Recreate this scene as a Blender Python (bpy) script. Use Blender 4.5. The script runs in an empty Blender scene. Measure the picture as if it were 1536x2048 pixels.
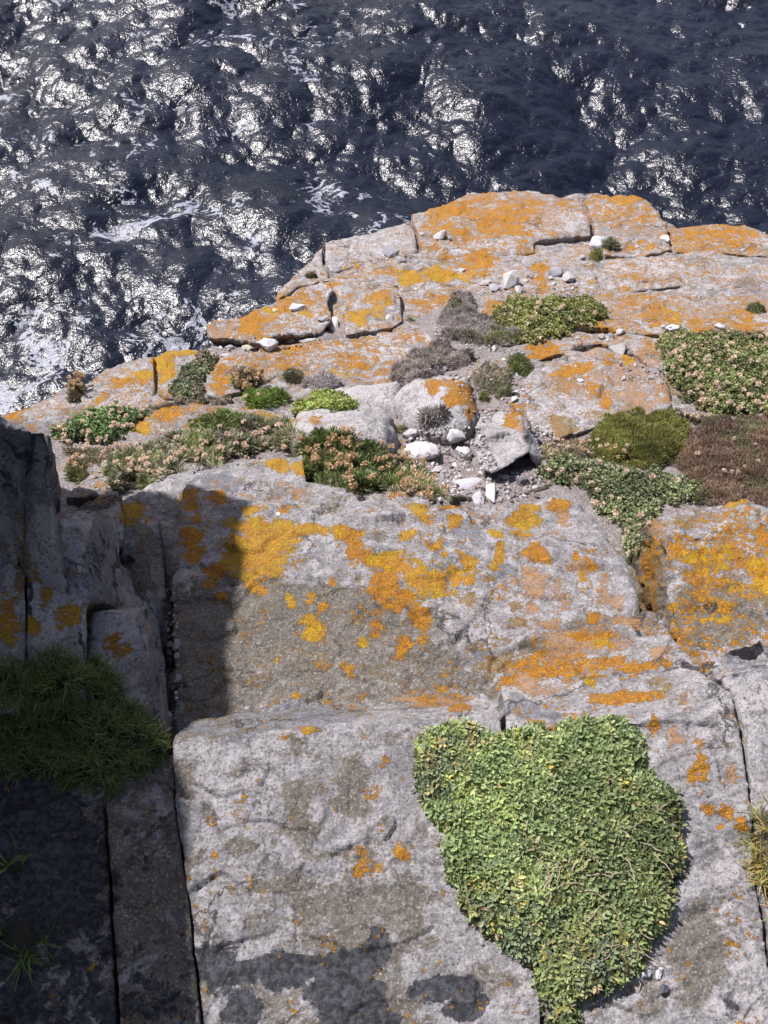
import bpy, bmesh, math, random
import numpy as np
from mathutils import Vector, Matrix, Euler
from mathutils.geometry import delaunay_2d_cdt
from mathutils.bvhtree import BVHTree

random.seed(7); RNG = np.random.default_rng(7)
SC = bpy.context.scene; COL = SC.collection
R_ = math.radians

# ------------------------------------------------------------ camera
FPX = 2010.0; DEP = R_(55.0)
cam_data = bpy.data.cameras.new("camera")
cam_data.sensor_fit = 'VERTICAL'; cam_data.sensor_height = 24.0
cam_data.lens = 24.0 * FPX / 2048.0
cam_data.clip_start = 0.02; cam_data.clip_end = 12000.0
cam = bpy.data.objects.new("camera", cam_data); COL.objects.link(cam)
cam.location = (0, 0, 0); cam.rotation_euler = (math.pi/2 - DEP, 0, 0)
SC.camera = cam
# ------------------------------------------------------------ sky, sun, exposure
SUN_AZ = R_(-46.0); SUN_EL = R_(52.0)           # azimuth from +Y, negative = to the left
world = bpy.data.worlds.new("World"); SC.world = world; world.use_nodes = True
wn = world.node_tree; bg = wn.nodes['Background']
sky = wn.nodes.new('ShaderNodeTexSky'); sky.sky_type = 'NISHITA'; sky.sun_disc = False
sky.sun_elevation = SUN_EL; sky.sun_rotation = SUN_AZ; sky.air_density = 1.0; sky.dust_density = 1.5
tint = wn.nodes.new('ShaderNodeMix'); tint.data_type = 'RGBA'; tint.blend_type = 'MULTIPLY'; tint.inputs[0].default_value = 1; wn.links.new(sky.outputs[0], tint.inputs[6]); tint.inputs[7].default_value = (1.0, .885, .84, 1); wn.links.new(tint.outputs[2], bg.inputs[0]); bg.inputs[1].default_value = 0.088
SUNV = Vector((math.sin(SUN_AZ)*math.cos(SUN_EL), math.cos(SUN_AZ)*math.cos(SUN_EL), math.sin(SUN_EL)))
sl = bpy.data.lights.new("sun", 'SUN'); sl.energy = 4.3; sl.angle = R_(0.55); sl.color = (1.0, 0.97, 0.965)
so = bpy.data.objects.new("sun", sl); COL.objects.link(so); so.location = SUNV*20
so.rotation_euler = SUNV.to_track_quat('Z', 'Y').to_euler()
SC.view_settings.view_transform = 'Standard'; SC.view_settings.look = 'None'
SC.view_settings.exposure = 0.76; SC.view_settings.gamma = 1.0
SEA_Z = -38.0

# ------------------------------------------------------------ projection helpers (photo pixels <-> place)
Fv = np.array([0, math.cos(DEP), -math.sin(DEP)]); Uv = np.array([0, math.sin(DEP), math.cos(DEP)]); Rv = np.array([1.0, 0, 0])
def rays(px, py):
    px = np.asarray(px, float); py = np.asarray(py, float)
    return Fv + ((px-768)/FPX)[..., None]*Rv + ((1024-py)/FPX)[..., None]*Uv
def project(P):
    d = P @ Fv; d = np.where(d < 0.05, 0.05, d)
    return 768 + (P @ Rv)/d*FPX, 1024 - (P @ Uv)/d*FPX
BY = [380, 400, 500, 600, 700, 800, 900, 1000, 1200, 1450, 1600, 2300]
BZ = [-3.42, -3.35, -3.10, -2.85, -2.62, -2.44, -2.30, -2.12, -1.97, -1.78, -1.66, -1.62]
def zpix(py): return np.interp(py, BY, BZ)
_d = rays(np.full(len(BY), 768.0), np.array(BY, float)); BWY = (_d[:, 1]*np.array(BZ)/_d[:, 2])
def zworld(Y): return np.interp(Y, BWY[::-1], np.array(BZ)[::-1])
def absz(py, h): return h if h < -0.9 else float(zpix(py)) + h

# ------------------------------------------------------------ noise
def _hash(ix, iy, iz, s):
    h = (ix*374761393 + iy*668265263 + iz*2147483647 + s*974634777) & 0xFFFFFFFF
    h = ((h ^ (h >> 13))*1274126177) & 0xFFFFFFFF
    h = ((h ^ (h >> 16))*2246822519) & 0xFFFFFFFF
    return ((h ^ (h >> 15)) & 0xFFFFFF)/float(0xFFFFFF)
def vnoise(P, scale, s=0):
    Q = np.asarray(P)*scale; I = np.floor(Q).astype(np.int64); f = Q-I; f = f*f*(3-2*f)
    o = 0
    for dx in (0, 1):
        for dy in (0, 1):
            for dz in (0, 1):
                w = (f[:, 0] if dx else 1-f[:, 0])*(f[:, 1] if dy else 1-f[:, 1])*(f[:, 2] if dz else 1-f[:, 2])
                o = o + w*_hash(I[:, 0]+dx, I[:, 1]+dy, I[:, 2]+dz, s)
    return o*2-1
def fbm(P, scale, octs=4, s=0, gain=0.5):
    o = 0; a = 1.0
    for k in range(octs):
        o = o + a*vnoise(P, scale*2.03**k, s+k*17); a *= gain
    return o

def facets(P, scale, s=0):
    """broken faces: every Voronoi cell gets a plane of its own; returns height and the gap to the next cell"""
    Q = np.asarray(P)*scale; Q = Q+.35*np.stack([vnoise(Q, 1.3, s+1), vnoise(Q, 1.3, s+2), vnoise(Q, 1.3, s+3)], 1)
    I = np.floor(Q).astype(np.int64); d1 = np.full(len(Q), 9.); d2 = np.full(len(Q), 9.); h = np.zeros(len(Q))
    for dx in (-1, 0, 1):
        for dy in (-1, 0, 1):
            for dz in (-1, 0, 1):
                J = I+np.array([dx, dy, dz]); a = [_hash(J[:, 0], J[:, 1], J[:, 2], s+k) for k in range(7)]
                r = Q-(J+np.stack(a[:3], 1)); d = np.linalg.norm(r, axis=1); hh = (a[3]-.5)*r[:, 0]+(a[4]-.5)*r[:, 1]+(a[5]-.5)*r[:, 2]+(a[6]-.5)*.55
                up = d < d1; d2 = np.where(up, d1, np.minimum(d2, d)); h = np.where(up, hh, h); d1 = np.where(up, d, d1)
    return h, d2-d1

# ------------------------------------------------------------ mesh creation
def new_mesh(name, V, F, mat, attrs=None, smooth=True):
    V = np.asarray(V, np.float32); me = bpy.data.meshes.new(name)
    if isinstance(F, np.ndarray):
        n = F.shape[1]; nf = len(F); loops = F.reshape(-1)
        starts = np.arange(nf)*n
    else:
        loops = np.array([i for f in F for i in f]); nf = len(F)
        ln = np.array([len(f) for f in F]); starts = np.concatenate([[0], np.cumsum(ln)[:-1]])
    me.vertices.add(len(V)); me.vertices.foreach_set('co', V.reshape(-1))
    me.loops.add(len(loops)); me.loops.foreach_set('vertex_index', loops.astype(np.int32))
    me.polygons.add(nf); me.polygons.foreach_set('loop_start', starts.astype(np.int32))
    me.polygons.foreach_set('use_smooth', np.full(nf, smooth))
    me.update(calc_edges=True); me.validate()
    for k, a in (attrs or {}).items():
        at = me.attributes.new(k, 'FLOAT_COLOR', 'POINT')
        c = np.ones((len(V), 4), np.float32); c[:, :3] = a
        at.data.foreach_set('color', c.reshape(-1))
    if mat: me.materials.append(mat)
    return me
def link(name, me, parent=None, center=True):
    o = bpy.data.objects.new(name, me)
    COL.objects.link(o)
    if parent is not None: o.parent = parent
    return o
def recenter(o, base=None):
    me = o.data; n = len(me.vertices); c = np.empty(n*3, np.float32); me.vertices.foreach_get('co', c); c = c.reshape(-1, 3)
    m = c.mean(0) if base is None else np.array(base, np.float32)
    me.vertices.foreach_set('co', (c-m).reshape(-1)); o.location = [float(v) for v in m]; me.update()
def tag(o, label=None, cat=None, group=None, kind=None):
    if label: o['label'] = label
    if cat: o['category'] = cat
    if group: o['group'] = group
    if kind: o['kind'] = kind
    return o
def poly_inside(px, py, poly):
    x = np.asarray(px); y = np.asarray(py); ins = np.zeros(x.shape, bool); n = len(poly)
    for i in range(n):
        x1, y1 = poly[i][:2]; x2, y2 = poly[(i+1) % n][:2]
        if y1 == y2: continue
        c = ((y1 > y) != (y2 > y)) & (x < (x2-x1)*(y-y1)/(y2-y1)+x1); ins ^= c
    return ins
def edge_dist(px, py, segs):
    d = np.full(np.asarray(px).shape, 1e9)
    for (x1, y1, x2, y2) in segs:
        dx, dy = x2-x1, y2-y1; L = dx*dx+dy*dy+1e-9
        t = np.clip(((px-x1)*dx+(py-y1)*dy)/L, 0, 1)
        d = np.minimum(d, np.hypot(px-x1-t*dx, py-y1-t*dy))
    return d
def tri_grid(polys, res, jag, seed, key=None):
    """polys: lists of (x,y); shared edges get the same roughened points. returns pts, tris, boundary loops"""
    rng = np.random.default_rng(seed); vid = {}; V = []; E = []; segs = []
    def vert(p):
        k = (round(p[0], 2), round(p[1], 2))
        if k not in vid: vid[k] = len(V); V.append((float(p[0]), float(p[1])))
        return vid[k]
    done = set(); cnt = {}
    for P in polys:
        for i in range(len(P)):
            a = vert(P[i]); b = vert(P[(i+1) % len(P)]); k = (min(a, b), max(a, b)); cnt[k] = cnt.get(k, 0)+1
    for (a, b), c in cnt.items():
        pa, pb = V[a], V[b]; L = math.hypot(pb[0]-pa[0], pb[1]-pa[1]); n = max(1, int(round(L/res)))
        prev = a; nx, ny = -(pb[1]-pa[1])/max(L, 1e-6), (pb[0]-pa[0])/max(L, 1e-6)
        segs.append((pa[0], pa[1], pb[0], pb[1]))
        ts = np.arange(1, n)/n
        w = np.zeros(len(ts))
        for fr, am in ((3.1, 1.0), (7.3, .6), (17, .35)):
            kk = max(2, int(L/(res*40/fr))+2); ctrl = rng.uniform(-1, 1, kk); ctrl[0] = ctrl[-1] = 0
            w += am*np.interp(ts, np.linspace(0, 1, kk), ctrl)
        w += rng.uniform(-.25, .25, len(ts))
        w *= jag*np.minimum(1, np.minimum(ts, 1-ts)*L/(res*3)) if len(ts) else 1
        for t, o in zip(ts, w):
            v = len(V); V.append((pa[0]+(pb[0]-pa[0])*t+nx*o, pa[1]+(pb[1]-pa[1])*t+ny*o)); E.append((prev, v)); prev = v
        E.append((prev, b))
    A = np.array(V); x0, y0 = A.min(0); x1, y1 = A.max(0)
    gx, gy = np.meshgrid(np.arange(x0, x1, res), np.arange(y0, y1, res*.87))
    gx = gx + (np.arange(gx.shape[0]) % 2)[:, None]*res*.5
    gx = (gx + rng.uniform(-.25, .25, gx.shape)*res).ravel(); gy = (gy + rng.uniform(-.25, .25, gy.shape)*res).ravel()
    ins = np.zeros(gx.shape, bool)
    for P in polys: ins |= poly_inside(gx, gy, P)
    gx = gx[ins]; gy = gy[ins]
    es = [(V[a][0], V[a][1], V[b][0], V[b][1]) for a, b in E]
    # distance to roughened edges via coarse hashing: edge points only
    if len(gx):
        ep = A; keep = np.ones(len(gx), bool)
        for s in range(0, len(gx), 4000):
            d2 = (gx[s:s+4000, None]-ep[None, :, 0])**2+(gy[s:s+4000, None]-ep[None, :, 1])**2
            keep[s:s+4000] = d2.min(1) > (res*.6)**2
        gx = gx[keep]; gy = gy[keep]
    allv = [Vector(v) for v in V] + [Vector((a, b)) for a, b in zip(gx, gy)]
    r = delaunay_2d_cdt(allv, E, [], 1, 1e-5)
    P = np.array([(v.x, v.y) for v in r[0]]); T = np.array([list(f) for f in r[2]], int)
    # drop slivers outside
    segs_b = [(V[a][0], V[a][1], V[b][0], V[b][1]) for (a, b), c in cnt.items() if c == 1]
    return P, T, segs_b
def boundary_loops(T):
    from collections import defaultdict
    cnt = {}; 
    for t in T:
        for i in range(3):
            a, b = int(t[i]), int(t[(i+1) % 3]); cnt[(a, b)] = 1
    nxt = {a: b for (a, b) in cnt if (b, a) not in cnt}
    loops = []; used = set()
    for a in list(nxt):
        if a in used: continue
        L = [a]; used.add(a); c = nxt[a]
        while c != a and c in nxt and c not in used: L.append(c); used.add(c); c = nxt[c]
        loops.append(L)
    return loops
def adjacency_smooth(V, T, it, mask=None, lam=.5):
    n = len(V); e = np.concatenate([T[:, [0, 1]], T[:, [1, 2]], T[:, [2, 0]]]); i = np.concatenate([e[:, 0], e[:, 1]]); j = np.concatenate([e[:, 1], e[:, 0]])
    deg = np.bincount(i, minlength=n).astype(float); deg[deg == 0] = 1
    for _ in range(it):
        if V.ndim == 1: m = np.bincount(i, weights=V[j], minlength=n)/deg
        else: m = np.stack([np.bincount(i, weights=V[j, k], minlength=n) for k in range(V.shape[1])], 1)/deg[:, None]
        D = lam*(m-V)
        if mask is not None: D = D*(mask if V.ndim == 1 else mask[:, None])
        V = V+D
    return V
def vnormals(V, T):
    fn = np.cross(V[T[:, 1]]-V[T[:, 0]], V[T[:, 2]]-V[T[:, 0]]); N = np.zeros_like(V)
    for k in range(3): np.add.at(N, T[:, k], fn)
    return N/np.maximum(np.linalg.norm(N, axis=1), 1e-12)[:, None]

# ------------------------------------------------------------ map of lichen, stains and some painted light and shade: px, py, rx, ry, kind, strength
OR, YE, OL, WH, DK, TN, RU, SM = range(8)
BL = [
 (150,1043,90,7,WH,1.3),(245,1211,66,7,WH,1.2),(60,1160,6,120,DK,.7),(170,1300,5,90,DK,.6),(245,1120,6,80,DK,.8),(1050,1353,52,10,RU,1.1),(1120,1319,52,10,RU,1.1),(1190,1280,52,10,OR,.9),(1255,1245,46,10,RU,1.1),(1020,1372,30,8,OR,.9),  # WH strips put highlights on left block top edges into colour; DK darkens borders
 (650,1372,330,36,TN,1.3),(1000,1340,60,20,OL,.9),(1090,1305,70,18,TN,1),(1190,1255,60,16,TN,.9),(1300,1150,34,110,TN,1.3),(1295,1150,26,90,OL,.8),(1288,1232,16,40,DK,.9),(1405,1338,44,7,DK,1),(860,1398,100,10,RU,.9),(760,1412,80,9,TN,.9),  # right block's left face browned; DK puts shade of its gap and foot into colour
 (430,1446,90,34,SM,1.5),(570,1434,110,24,SM,1.4),(680,1420,60,14,SM,1),(440,962,60,22,SM,.9),(950,1320,40,20,SM,.6),(940,1060,40,26,SM,.8),(1000,1150,60,30,SM,.5),(780,1105,30,26,SM,.7),(203,1120,34,80,SM,1.6),(318,1330,20,110,SM,1.2),(40,930,100,98,SM,1.5),(950,495,120,16,WH,.8),(730,495,80,24,WH,.6),(1140,440,40,34,WH,.7),(1100,800,60,50,WH,.6),(690,870,80,40,WH,.6),(860,800,60,30,WH,.5),(1035,1410,40,24,SM,.9),(1500,1330,50,30,SM,.6),(1085,1430,60,20,SM,.6),  # SM on the left blocks' side faces puts their shade into the colour
 # centre block, golden crust
 (513,1110,62,62,YE,1),(497,1060,48,22,YE,.95),(560,1075,40,22,YE,.9),(623,1067,60,12,YE,.8),(680,1067,17,15,OR,1),(707,1095,22,32,OR,.9),(740,1117,38,22,OR,1),
 (783,1123,46,28,YE,1),(773,1165,32,36,OR,1),(807,1203,36,20,OR,.95),(842,1235,20,25,OR,.95),(833,1150,30,22,YE,.9),(842,1027,22,16,YE,.9),(823,1073,18,13,YE,.8),
 (573,1017,13,13,OR,1),(503,1022,38,8,YE,.8),(640,1265,22,28,YE,.9),(622,1243,20,15,YE,.9),(507,1183,22,12,YE,.85),(583,1197,15,16,YE,.9),(655,1210,12,10,OR,.9),
 (670,1167,11,9,OR,.9),(633,1193,12,12,YE,.8),(757,1260,22,24,OR,.75),(720,1290,20,12,YE,.7),(807,1293,13,20,OR,.85),(840,1277,14,16,OR,.8),(762,1225,26,14,OR,.7),
 (383,1000,22,20,OR,.9),(432,1000,12,12,OR,.9),(397,1040,17,12,OR,.9),(383,1077,32,13,OR,.9),(393,1103,26,16,OR,.9),(427,1137,26,15,OR,.85),(420,1163,16,14,OR,.9),(447,1193,13,13,OR,.95),
 (545,995,24,16,RU,.6),(615,985,30,14,RU,.65),(680,995,24,10,RU,.5),(800,990,60,14,OR,.55),(560,1330,9,14,YE,.6),(597,1400,14,9,YE,.7),(700,1350,30,12,OR,.5),
 (865,1167,38,34,YE,1),(905,1143,17,24,YE,.9),(938,1157,21,19,YE,1),(938,1120,18,19,YE,1),(912,1047,18,19,YE,.9),(882,1093,26,13,YE,.9),(862,1043,20,14,OR,.8),
 (998,1113,16,28,YE,1),(1042,1050,30,18,YE,1),(1058,1022,22,14,YE,.9),(995,1070,13,12,YE,.9),(1072,1110,18,22,OR,1),(1112,1017,24,15,OR,.85),(1118,1042,14,20,RU,.8),
 (1157,1107,11,11,OR,.95),(1188,1120,11,17,OR,.95),(1162,1153,10,12,YE,.9),(1065,1167,26,28,RU,.9),(1152,1132,32,20,RU,.8),(1202,1167,12,32,RU,.7),(1105,1247,28,16,RU,.85),
 (1185,1243,14,12,OR,.9),(1219,1203,24,22,RU,.75),(1065,1212,16,14,RU,.8),(1110,1195,34,26,RU,.5),(929,1200,28,13,OL,.8),(1032,1210,14,12,OL,.8),(985,1160,12,11,OL,.8),(1032,1247,24,14,OL,.7),
 (902,1013,32,7,OR,.7),(992,1022,52,8,RU,.75),(1190,1270,70,26,RU,.5),(960,1290,80,20,OL,.45),(1030,1330,90,24,OL,.55),(1165,1170,18,14,YE,.5),
 (600,1280,280,125,TN,1.05),(800,1330,130,70,TN,.95),(420,1290,90,150,TN,.95),(770,1330,110,30,OL,.35),(985,1265,35,24,WH,.7),(1240,1010,60,40,WH,.4),
 (1140,1060,30,60,WH,.35),(660,1080,14,40,WH,.4),
 # striated ledge
 (1180,1290,110,26,RU,.9),(1130,1340,110,22,OR,.75),(1060,1372,70,12,RU,.9),(1200,1330,60,12,OR,.8),(1330,1300,30,14,RU,.8),(1209,1297,26,12,YE,.8),(1182,1363,14,12,YE,.7),(1290,1250,40,14,RU,.6),(1270,1330,80,14,OR,.75),(1240,1390,80,16,OR,.8),(1310,1375,30,30,OL,.6),
 (1090,1400,50,20,OR,.45),(1070,1445,40,10,OR,.4),
 (1311,1458,13,24,OR,.8),(1352,1471,22,20,RU,.8),(1405,1538,20,26,OR,.8),(1462,1546,18,22,RU,.7),(1416,1612,16,12,OR,.8),(1459,1616,17,22,OR,.85),(1448,1647,11,10,OR,.9),(1487,1639,13,20,OR,.8),(1370,1400,40,30,RU,.4),
 # right lichen block
 (1354,1097,20,16,OR,1),(1409,1118,46,36,YE,.8),(1525,1066,22,30,OR,.9),(1396,1152,36,22,OR,.75),(1486,1183,42,32,YE,.7),(1525,1150,30,40,YE,.85),(1354,1222,16,12,YE,.8),(1473,1118,40,20,OR,.6),
 (1442,1061,26,16,WH,.95),(1494,1087,16,20,WH,.9),(1499,1026,34,8,WH,.9),(1479,999,18,12,YE,.9),(1435,1028,46,14,RU,.75),(1318,1053,26,16,RU,.75),(1370,1040,50,14,OL,.6),(1440,1230,110,90,TN,.8),(1425,1213,14,6,DK,1),(1440,1222,22,5,DK,.9),  # DK pair paints the shade of a small hollow into the colour
 (1300,1140,20,60,OL,.6),(1425,1240,30,10,YE,.6),(1520,1280,30,10,OR,.6),
 # near slab
 (582,1604,36,52,TN,.8),(711,1612,42,26,TN,.8),(598,1659,46,26,TN,.85),(574,1776,74,26,TN,.85),(488,1698,32,26,TN,.8),(652,1889,60,16,TN,.8),(640,1580,40,20,TN,.6),(850,1560,30,30,TN,.5),(700,1780,50,16,TN,.7),
 (730,1468,18,12,OR,.6),(559,1477,13,6,OR,.7),(609,1460,24,6,YE,.8),(750,1577,26,14,OR,.5),(758,1518,8,16,OR,.7),(797,1700,18,15,OR,.65),(730,1737,30,26,OR,.62),(723,1702,13,12,OR,.6),(430,1651,14,10,OR,.5),(430,1716,10,10,OR,.5),(920,1417,24,12,OR,.9),
 (900,1388,80,16,OR,.5),(830,1400,60,14,TN,.6),(700,1430,60,8,OR,.4),(760,1640,20,20,OR,.4),(840,1840,25,20,OR,.3),
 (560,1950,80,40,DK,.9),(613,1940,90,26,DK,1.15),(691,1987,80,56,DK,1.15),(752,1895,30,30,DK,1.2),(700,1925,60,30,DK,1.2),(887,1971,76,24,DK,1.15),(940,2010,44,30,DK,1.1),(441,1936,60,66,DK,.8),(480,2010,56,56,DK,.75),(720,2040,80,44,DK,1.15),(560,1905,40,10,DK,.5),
 (691,1776,9,12,WH,1),(414,1785,10,14,WH,.9),(566,1905,20,16,WH,.8),(449,2032,20,18,WH,.9),(590,2010,60,50,WH,.6),(1010,2020,70,30,WH,.6),(560,1530,160,40,WH,.4),(700,1690,60,40,WH,.4),
 (1400,1900,60,110,TN,.75),(1440,2000,60,60,DK,.45),(1330,1990,60,40,TN,.6),(1480,1880,30,80,WH,.7),(1480,1480,50,80,WH,.5),(1380,1740,60,30,WH,.5),(1425,1590,14,30,DK,.3),
 # shaded blocks
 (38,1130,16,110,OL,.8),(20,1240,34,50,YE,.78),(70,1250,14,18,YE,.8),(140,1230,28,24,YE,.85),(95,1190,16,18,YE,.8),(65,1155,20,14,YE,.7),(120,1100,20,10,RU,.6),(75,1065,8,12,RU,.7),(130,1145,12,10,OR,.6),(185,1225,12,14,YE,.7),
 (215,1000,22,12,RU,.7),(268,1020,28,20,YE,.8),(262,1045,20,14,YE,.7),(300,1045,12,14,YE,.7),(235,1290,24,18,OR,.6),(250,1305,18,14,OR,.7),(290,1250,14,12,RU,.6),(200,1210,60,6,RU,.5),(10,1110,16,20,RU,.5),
 (120,1750,120,180,DK,.95),(60,1640,120,90,DK,1),(30,1950,80,150,DK,.8),(150,1860,6,12,DK,1),(185,1862,12,10,DK,1),(170,1932,14,9,DK,1),(300,2000,90,60,DK,.6),(190,2020,60,60,DK,.6),(105,1160,52,128,WH,1.15),(235,1270,54,66,WH,1.15),(25,1180,26,110,WH,.9),(200,1120,38,84,DK,.50),(45,925,85,100,DK,.50),(190,1008,60,22,DK,.75),(287,1120,30,90,TN,.9),(320,1340,14,110,DK,.5),  # WH on block tops, DK on their sides: light and shade put into colour
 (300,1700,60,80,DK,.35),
 # back ledges
 (552,935,25,16,YE,.9),(595,938,14,18,YE,1),(505,925,30,8,OL,.5),
 (820,555,34,16,YE,1),(885,550,34,16,YE,1),(940,548,30,16,YE,.8),(965,525,36,20,OR,.9),(905,520,40,12,OR,.7),(780,545,40,10,OR,.7),(720,530,40,10,OR,.5),(1080,545,14,22,OR,.9),(1050,500,40,10,OR,.6),(700,555,30,20,OR,.5),(1090,575,24,12,OR,.8),
 (900,420,60,24,OR,.8),(960,400,50,16,OR,.7),(1000,440,70,26,OR,.75),(880,450,40,16,OR,.7),(1040,420,60,30,OR,.7),(930,470,60,16,OR,.7),(1030,465,50,14,OR,.8),(1120,405,30,12,OR,.6),(800,440,20,8,OR,.6),
 (1250,400,60,16,OR,.85),(1230,430,60,20,OR,.6),(1300,430,26,30,OR,.6),(1260,450,30,20,RU,.6),(1270,490,60,14,OR,.6),(1430,470,110,26,OR,.7),(1400,500,60,14,RU,.6),
 (560,615,46,20,OR,.75),(500,650,34,26,OR,.95),(450,662,10,12,RU,.9),(540,620,20,10,YE,.9),(620,630,16,12,YE,.8),(620,590,30,16,OR,.7),(660,565,16,10,OR,.9),(530,640,30,14,OR,.7),(560,592,30,12,OR,.6),(600,655,60,10,WH,.6),
 (745,620,26,22,YE,.7),(710,635,24,16,YE,.8),(760,600,26,20,OR,.75),(850,610,30,16,OR,.7),(895,600,20,12,OR,.7),(700,600,16,20,OR,.6),
 (480,720,60,16,OR,.6),(600,700,80,16,OR,.6),(700,690,90,14,OR,.6),(700,720,50,20,OR,.65),(440,760,24,40,OR,.75),(680,745,34,16,YE,.6),(780,665,60,10,RU,.6),(560,720,40,16,OR,.5),(850,680,20,24,OR,.5),
 (325,735,18,44,YE,1),(370,707,44,9,YE,1),(415,697,20,6,OR,.8),(425,660,10,14,RU,.8),
 (250,770,46,14,OR,.8),(205,800,24,14,OR,.75),(280,755,24,12,YE,.8),(280,780,30,10,OR,.4),(30,822,30,7,OR,.9),(60,830,20,10,OR,.5),
 (330,825,44,16,OR,.8),(285,865,16,26,YE,.95),(260,888,30,8,YE,.9),(350,845,40,10,RU,.5),(390,810,30,8,OR,.7),(500,815,40,6,YE,.9),(560,838,26,12,YE,.8),(620,838,50,6,OR,.6),
 (215,905,14,14,YE,.8),(222,960,14,10,YE,.9),(190,975,24,10,OR,.6),(145,915,26,16,OR,.7),
 (920,790,36,24,OR,.95),(870,770,30,8,OR,.8),(950,820,9,30,OR,.8),(1030,835,18,20,OR,.9),(1040,860,10,24,RU,.8),(1000,862,20,3,RU,.7),
 (1090,700,40,16,OR,.95),(1060,705,20,10,RU,.9),(1150,745,42,14,OR,.9),(1130,770,34,14,OL,.9),(1185,775,24,20,OR,.7),(1210,795,20,22,OR,.7),(1125,860,32,22,OL,1),(1195,835,24,16,OL,.7),(1160,735,34,6,OR,1),(1215,730,12,14,OR,.8),
 (1255,722,13,12,YE,1),(1290,720,30,20,RU,.7),(1230,595,60,12,OR,.6),(1260,610,60,24,RU,.7),(1350,600,60,16,RU,.6),(1320,630,60,20,OR,.7),(1440,600,70,14,RU,.5),(1480,630,50,14,OR,.7),(1440,560,90,10,OR,.4),(1280,560,60,12,OR,.6),
 (1360,630,24,8,YE,.8),(1500,660,40,20,OR,.8),(1400,650,50,12,OR,.6),(1300,690,30,16,OR,.7),(1530,750,20,30,OR,.8),(1330,535,120,8,OR,.4),(1480,540,70,18,WH,.5),(1000,615,60,12,OR,.8),(1030,600,30,8,OR,.6),(1330,790,20,16,OL,.7),
]
BLA = np.array(BL, float)
def paint(P, base, skirt=None):
    """per-vertex lichen, stain and painted light/shade densities: A1=(orange,yellow,olive) A2=(white,dark,tan) A3=(rust,-,-)"""
    px, py = project(P); out = np.zeros((len(P), 8))
    wx = vnoise(P, 14, 3)*14 + vnoise(P, 40, 4)*9; wy = vnoise(P, 14, 5)*14 + vnoise(P, 40, 6)*9
    px = px+wx; py = py+wy
    for k, v in base.items(): out[:, k] = v*(1+.55*fbm(P, 5, 3, 30+k))+.12*fbm(P, 26, 2, 60+k)
    sel = BLA[(BLA[:, 0] > px.min()-150) & (BLA[:, 0] < px.max()+150) & (BLA[:, 1] > py.min()-150) & (BLA[:, 1] < py.max()+150)]
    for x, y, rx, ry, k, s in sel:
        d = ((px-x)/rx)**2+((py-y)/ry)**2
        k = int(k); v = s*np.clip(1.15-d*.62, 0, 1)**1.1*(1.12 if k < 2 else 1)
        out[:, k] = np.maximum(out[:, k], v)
    return {'A1': out[:, :3], 'A2': out[:, 3:6], 'A3': np.stack([out[:, 6], out[:, 7], out[:, 0]*0], 1)}

# ------------------------------------------------------------ materials
class NT:
    def __init__(s, name):
        s.m = bpy.data.materials.new(name); s.m.use_nodes = True; s.t = s.m.node_tree; s.t.nodes.clear()
        s.out = s.n('ShaderNodeOutputMaterial'); s.p = s.n('ShaderNodeBsdfPrincipled'); s.l(s.p.outputs[0], s.out.inputs[0])
    def n(s, t, **k):
        x = s.t.nodes.new(t)
        for a, b in k.items(): setattr(x, a, b)
        return x
    def l(s, a, b): s.t.links.new(a, b)
    def noise(s, vec, scale, detail=4, rough=.55, dist=0):
        x = s.n('ShaderNodeTexNoise'); x.inputs['Scale'].default_value = scale; x.inputs['Detail'].default_value = detail
        x.inputs['Roughness'].default_value = rough; x.inputs['Distortion'].default_value = dist; s.l(vec, x.inputs['Vector']); return x.outputs[0]
    def vor(s, vec, scale, feat='F1', out=0, rnd=1):
        x = s.n('ShaderNodeTexVoronoi', feature=feat); x.inputs['Scale'].default_value = scale; x.inputs['Randomness'].default_value = rnd; s.l(vec, x.inputs['Vector']); return x.outputs[out]
    def math(s, op, a, b=None, c=None, clamp=False):
        x = s.n('ShaderNodeMath', operation=op, use_clamp=clamp)
        for i, v in enumerate((a, b, c)):
            if v is None: continue
            if isinstance(v, (int, float)): x.inputs[i].default_value = v
            else: s.l(v, x.inputs[i])
        return x.outputs[0]
    def ss(s, v, lo, hi, a=0, b=1):
        x = s.n('ShaderNodeMapRange', interpolation_type='SMOOTHSTEP')
        s.l(v, x.inputs[0])
        for i, q in enumerate((lo, hi, a, b)): x.inputs[i+1].default_value = q
        return x.outputs[0]
    def mix(s, f, a, b):
        x = s.n('ShaderNodeMix', data_type='RGBA')
        if isinstance(f, (int, float)): x.inputs[0].default_value = f
        else: s.l(f, x.inputs[0])
        for i, v in ((6, a), (7, b)):
            if isinstance(v, tuple): x.inputs[i].default_value = (*v, 1)
            else: s.l(v, x.inputs[i])
        return x.outputs[2]
    def mul(s, a, f):
        x = s.n('ShaderNodeMix', data_type='RGBA', blend_type='MULTIPLY'); x.inputs[0].default_value = 1
        s.l(a, x.inputs[6]); s.l(f, x.inputs[7]); return x.outputs[2]
    def attr(s, name):
        a = s.n('ShaderNodeAttribute', attribute_name=name); sp = s.n('ShaderNodeSeparateColor'); s.l(a.outputs[0], sp.inputs[0]); return sp.outputs
    def bump(s, h, dist, strength=1, prev=None):
        x = s.n('ShaderNodeBump'); x.inputs['Distance'].default_value = dist; x.inputs['Strength'].default_value = strength
        s.l(h, x.inputs['Height'])
        if prev is not None: s.l(prev, x.inputs['Normal'])
        return x.outputs[0]

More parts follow.
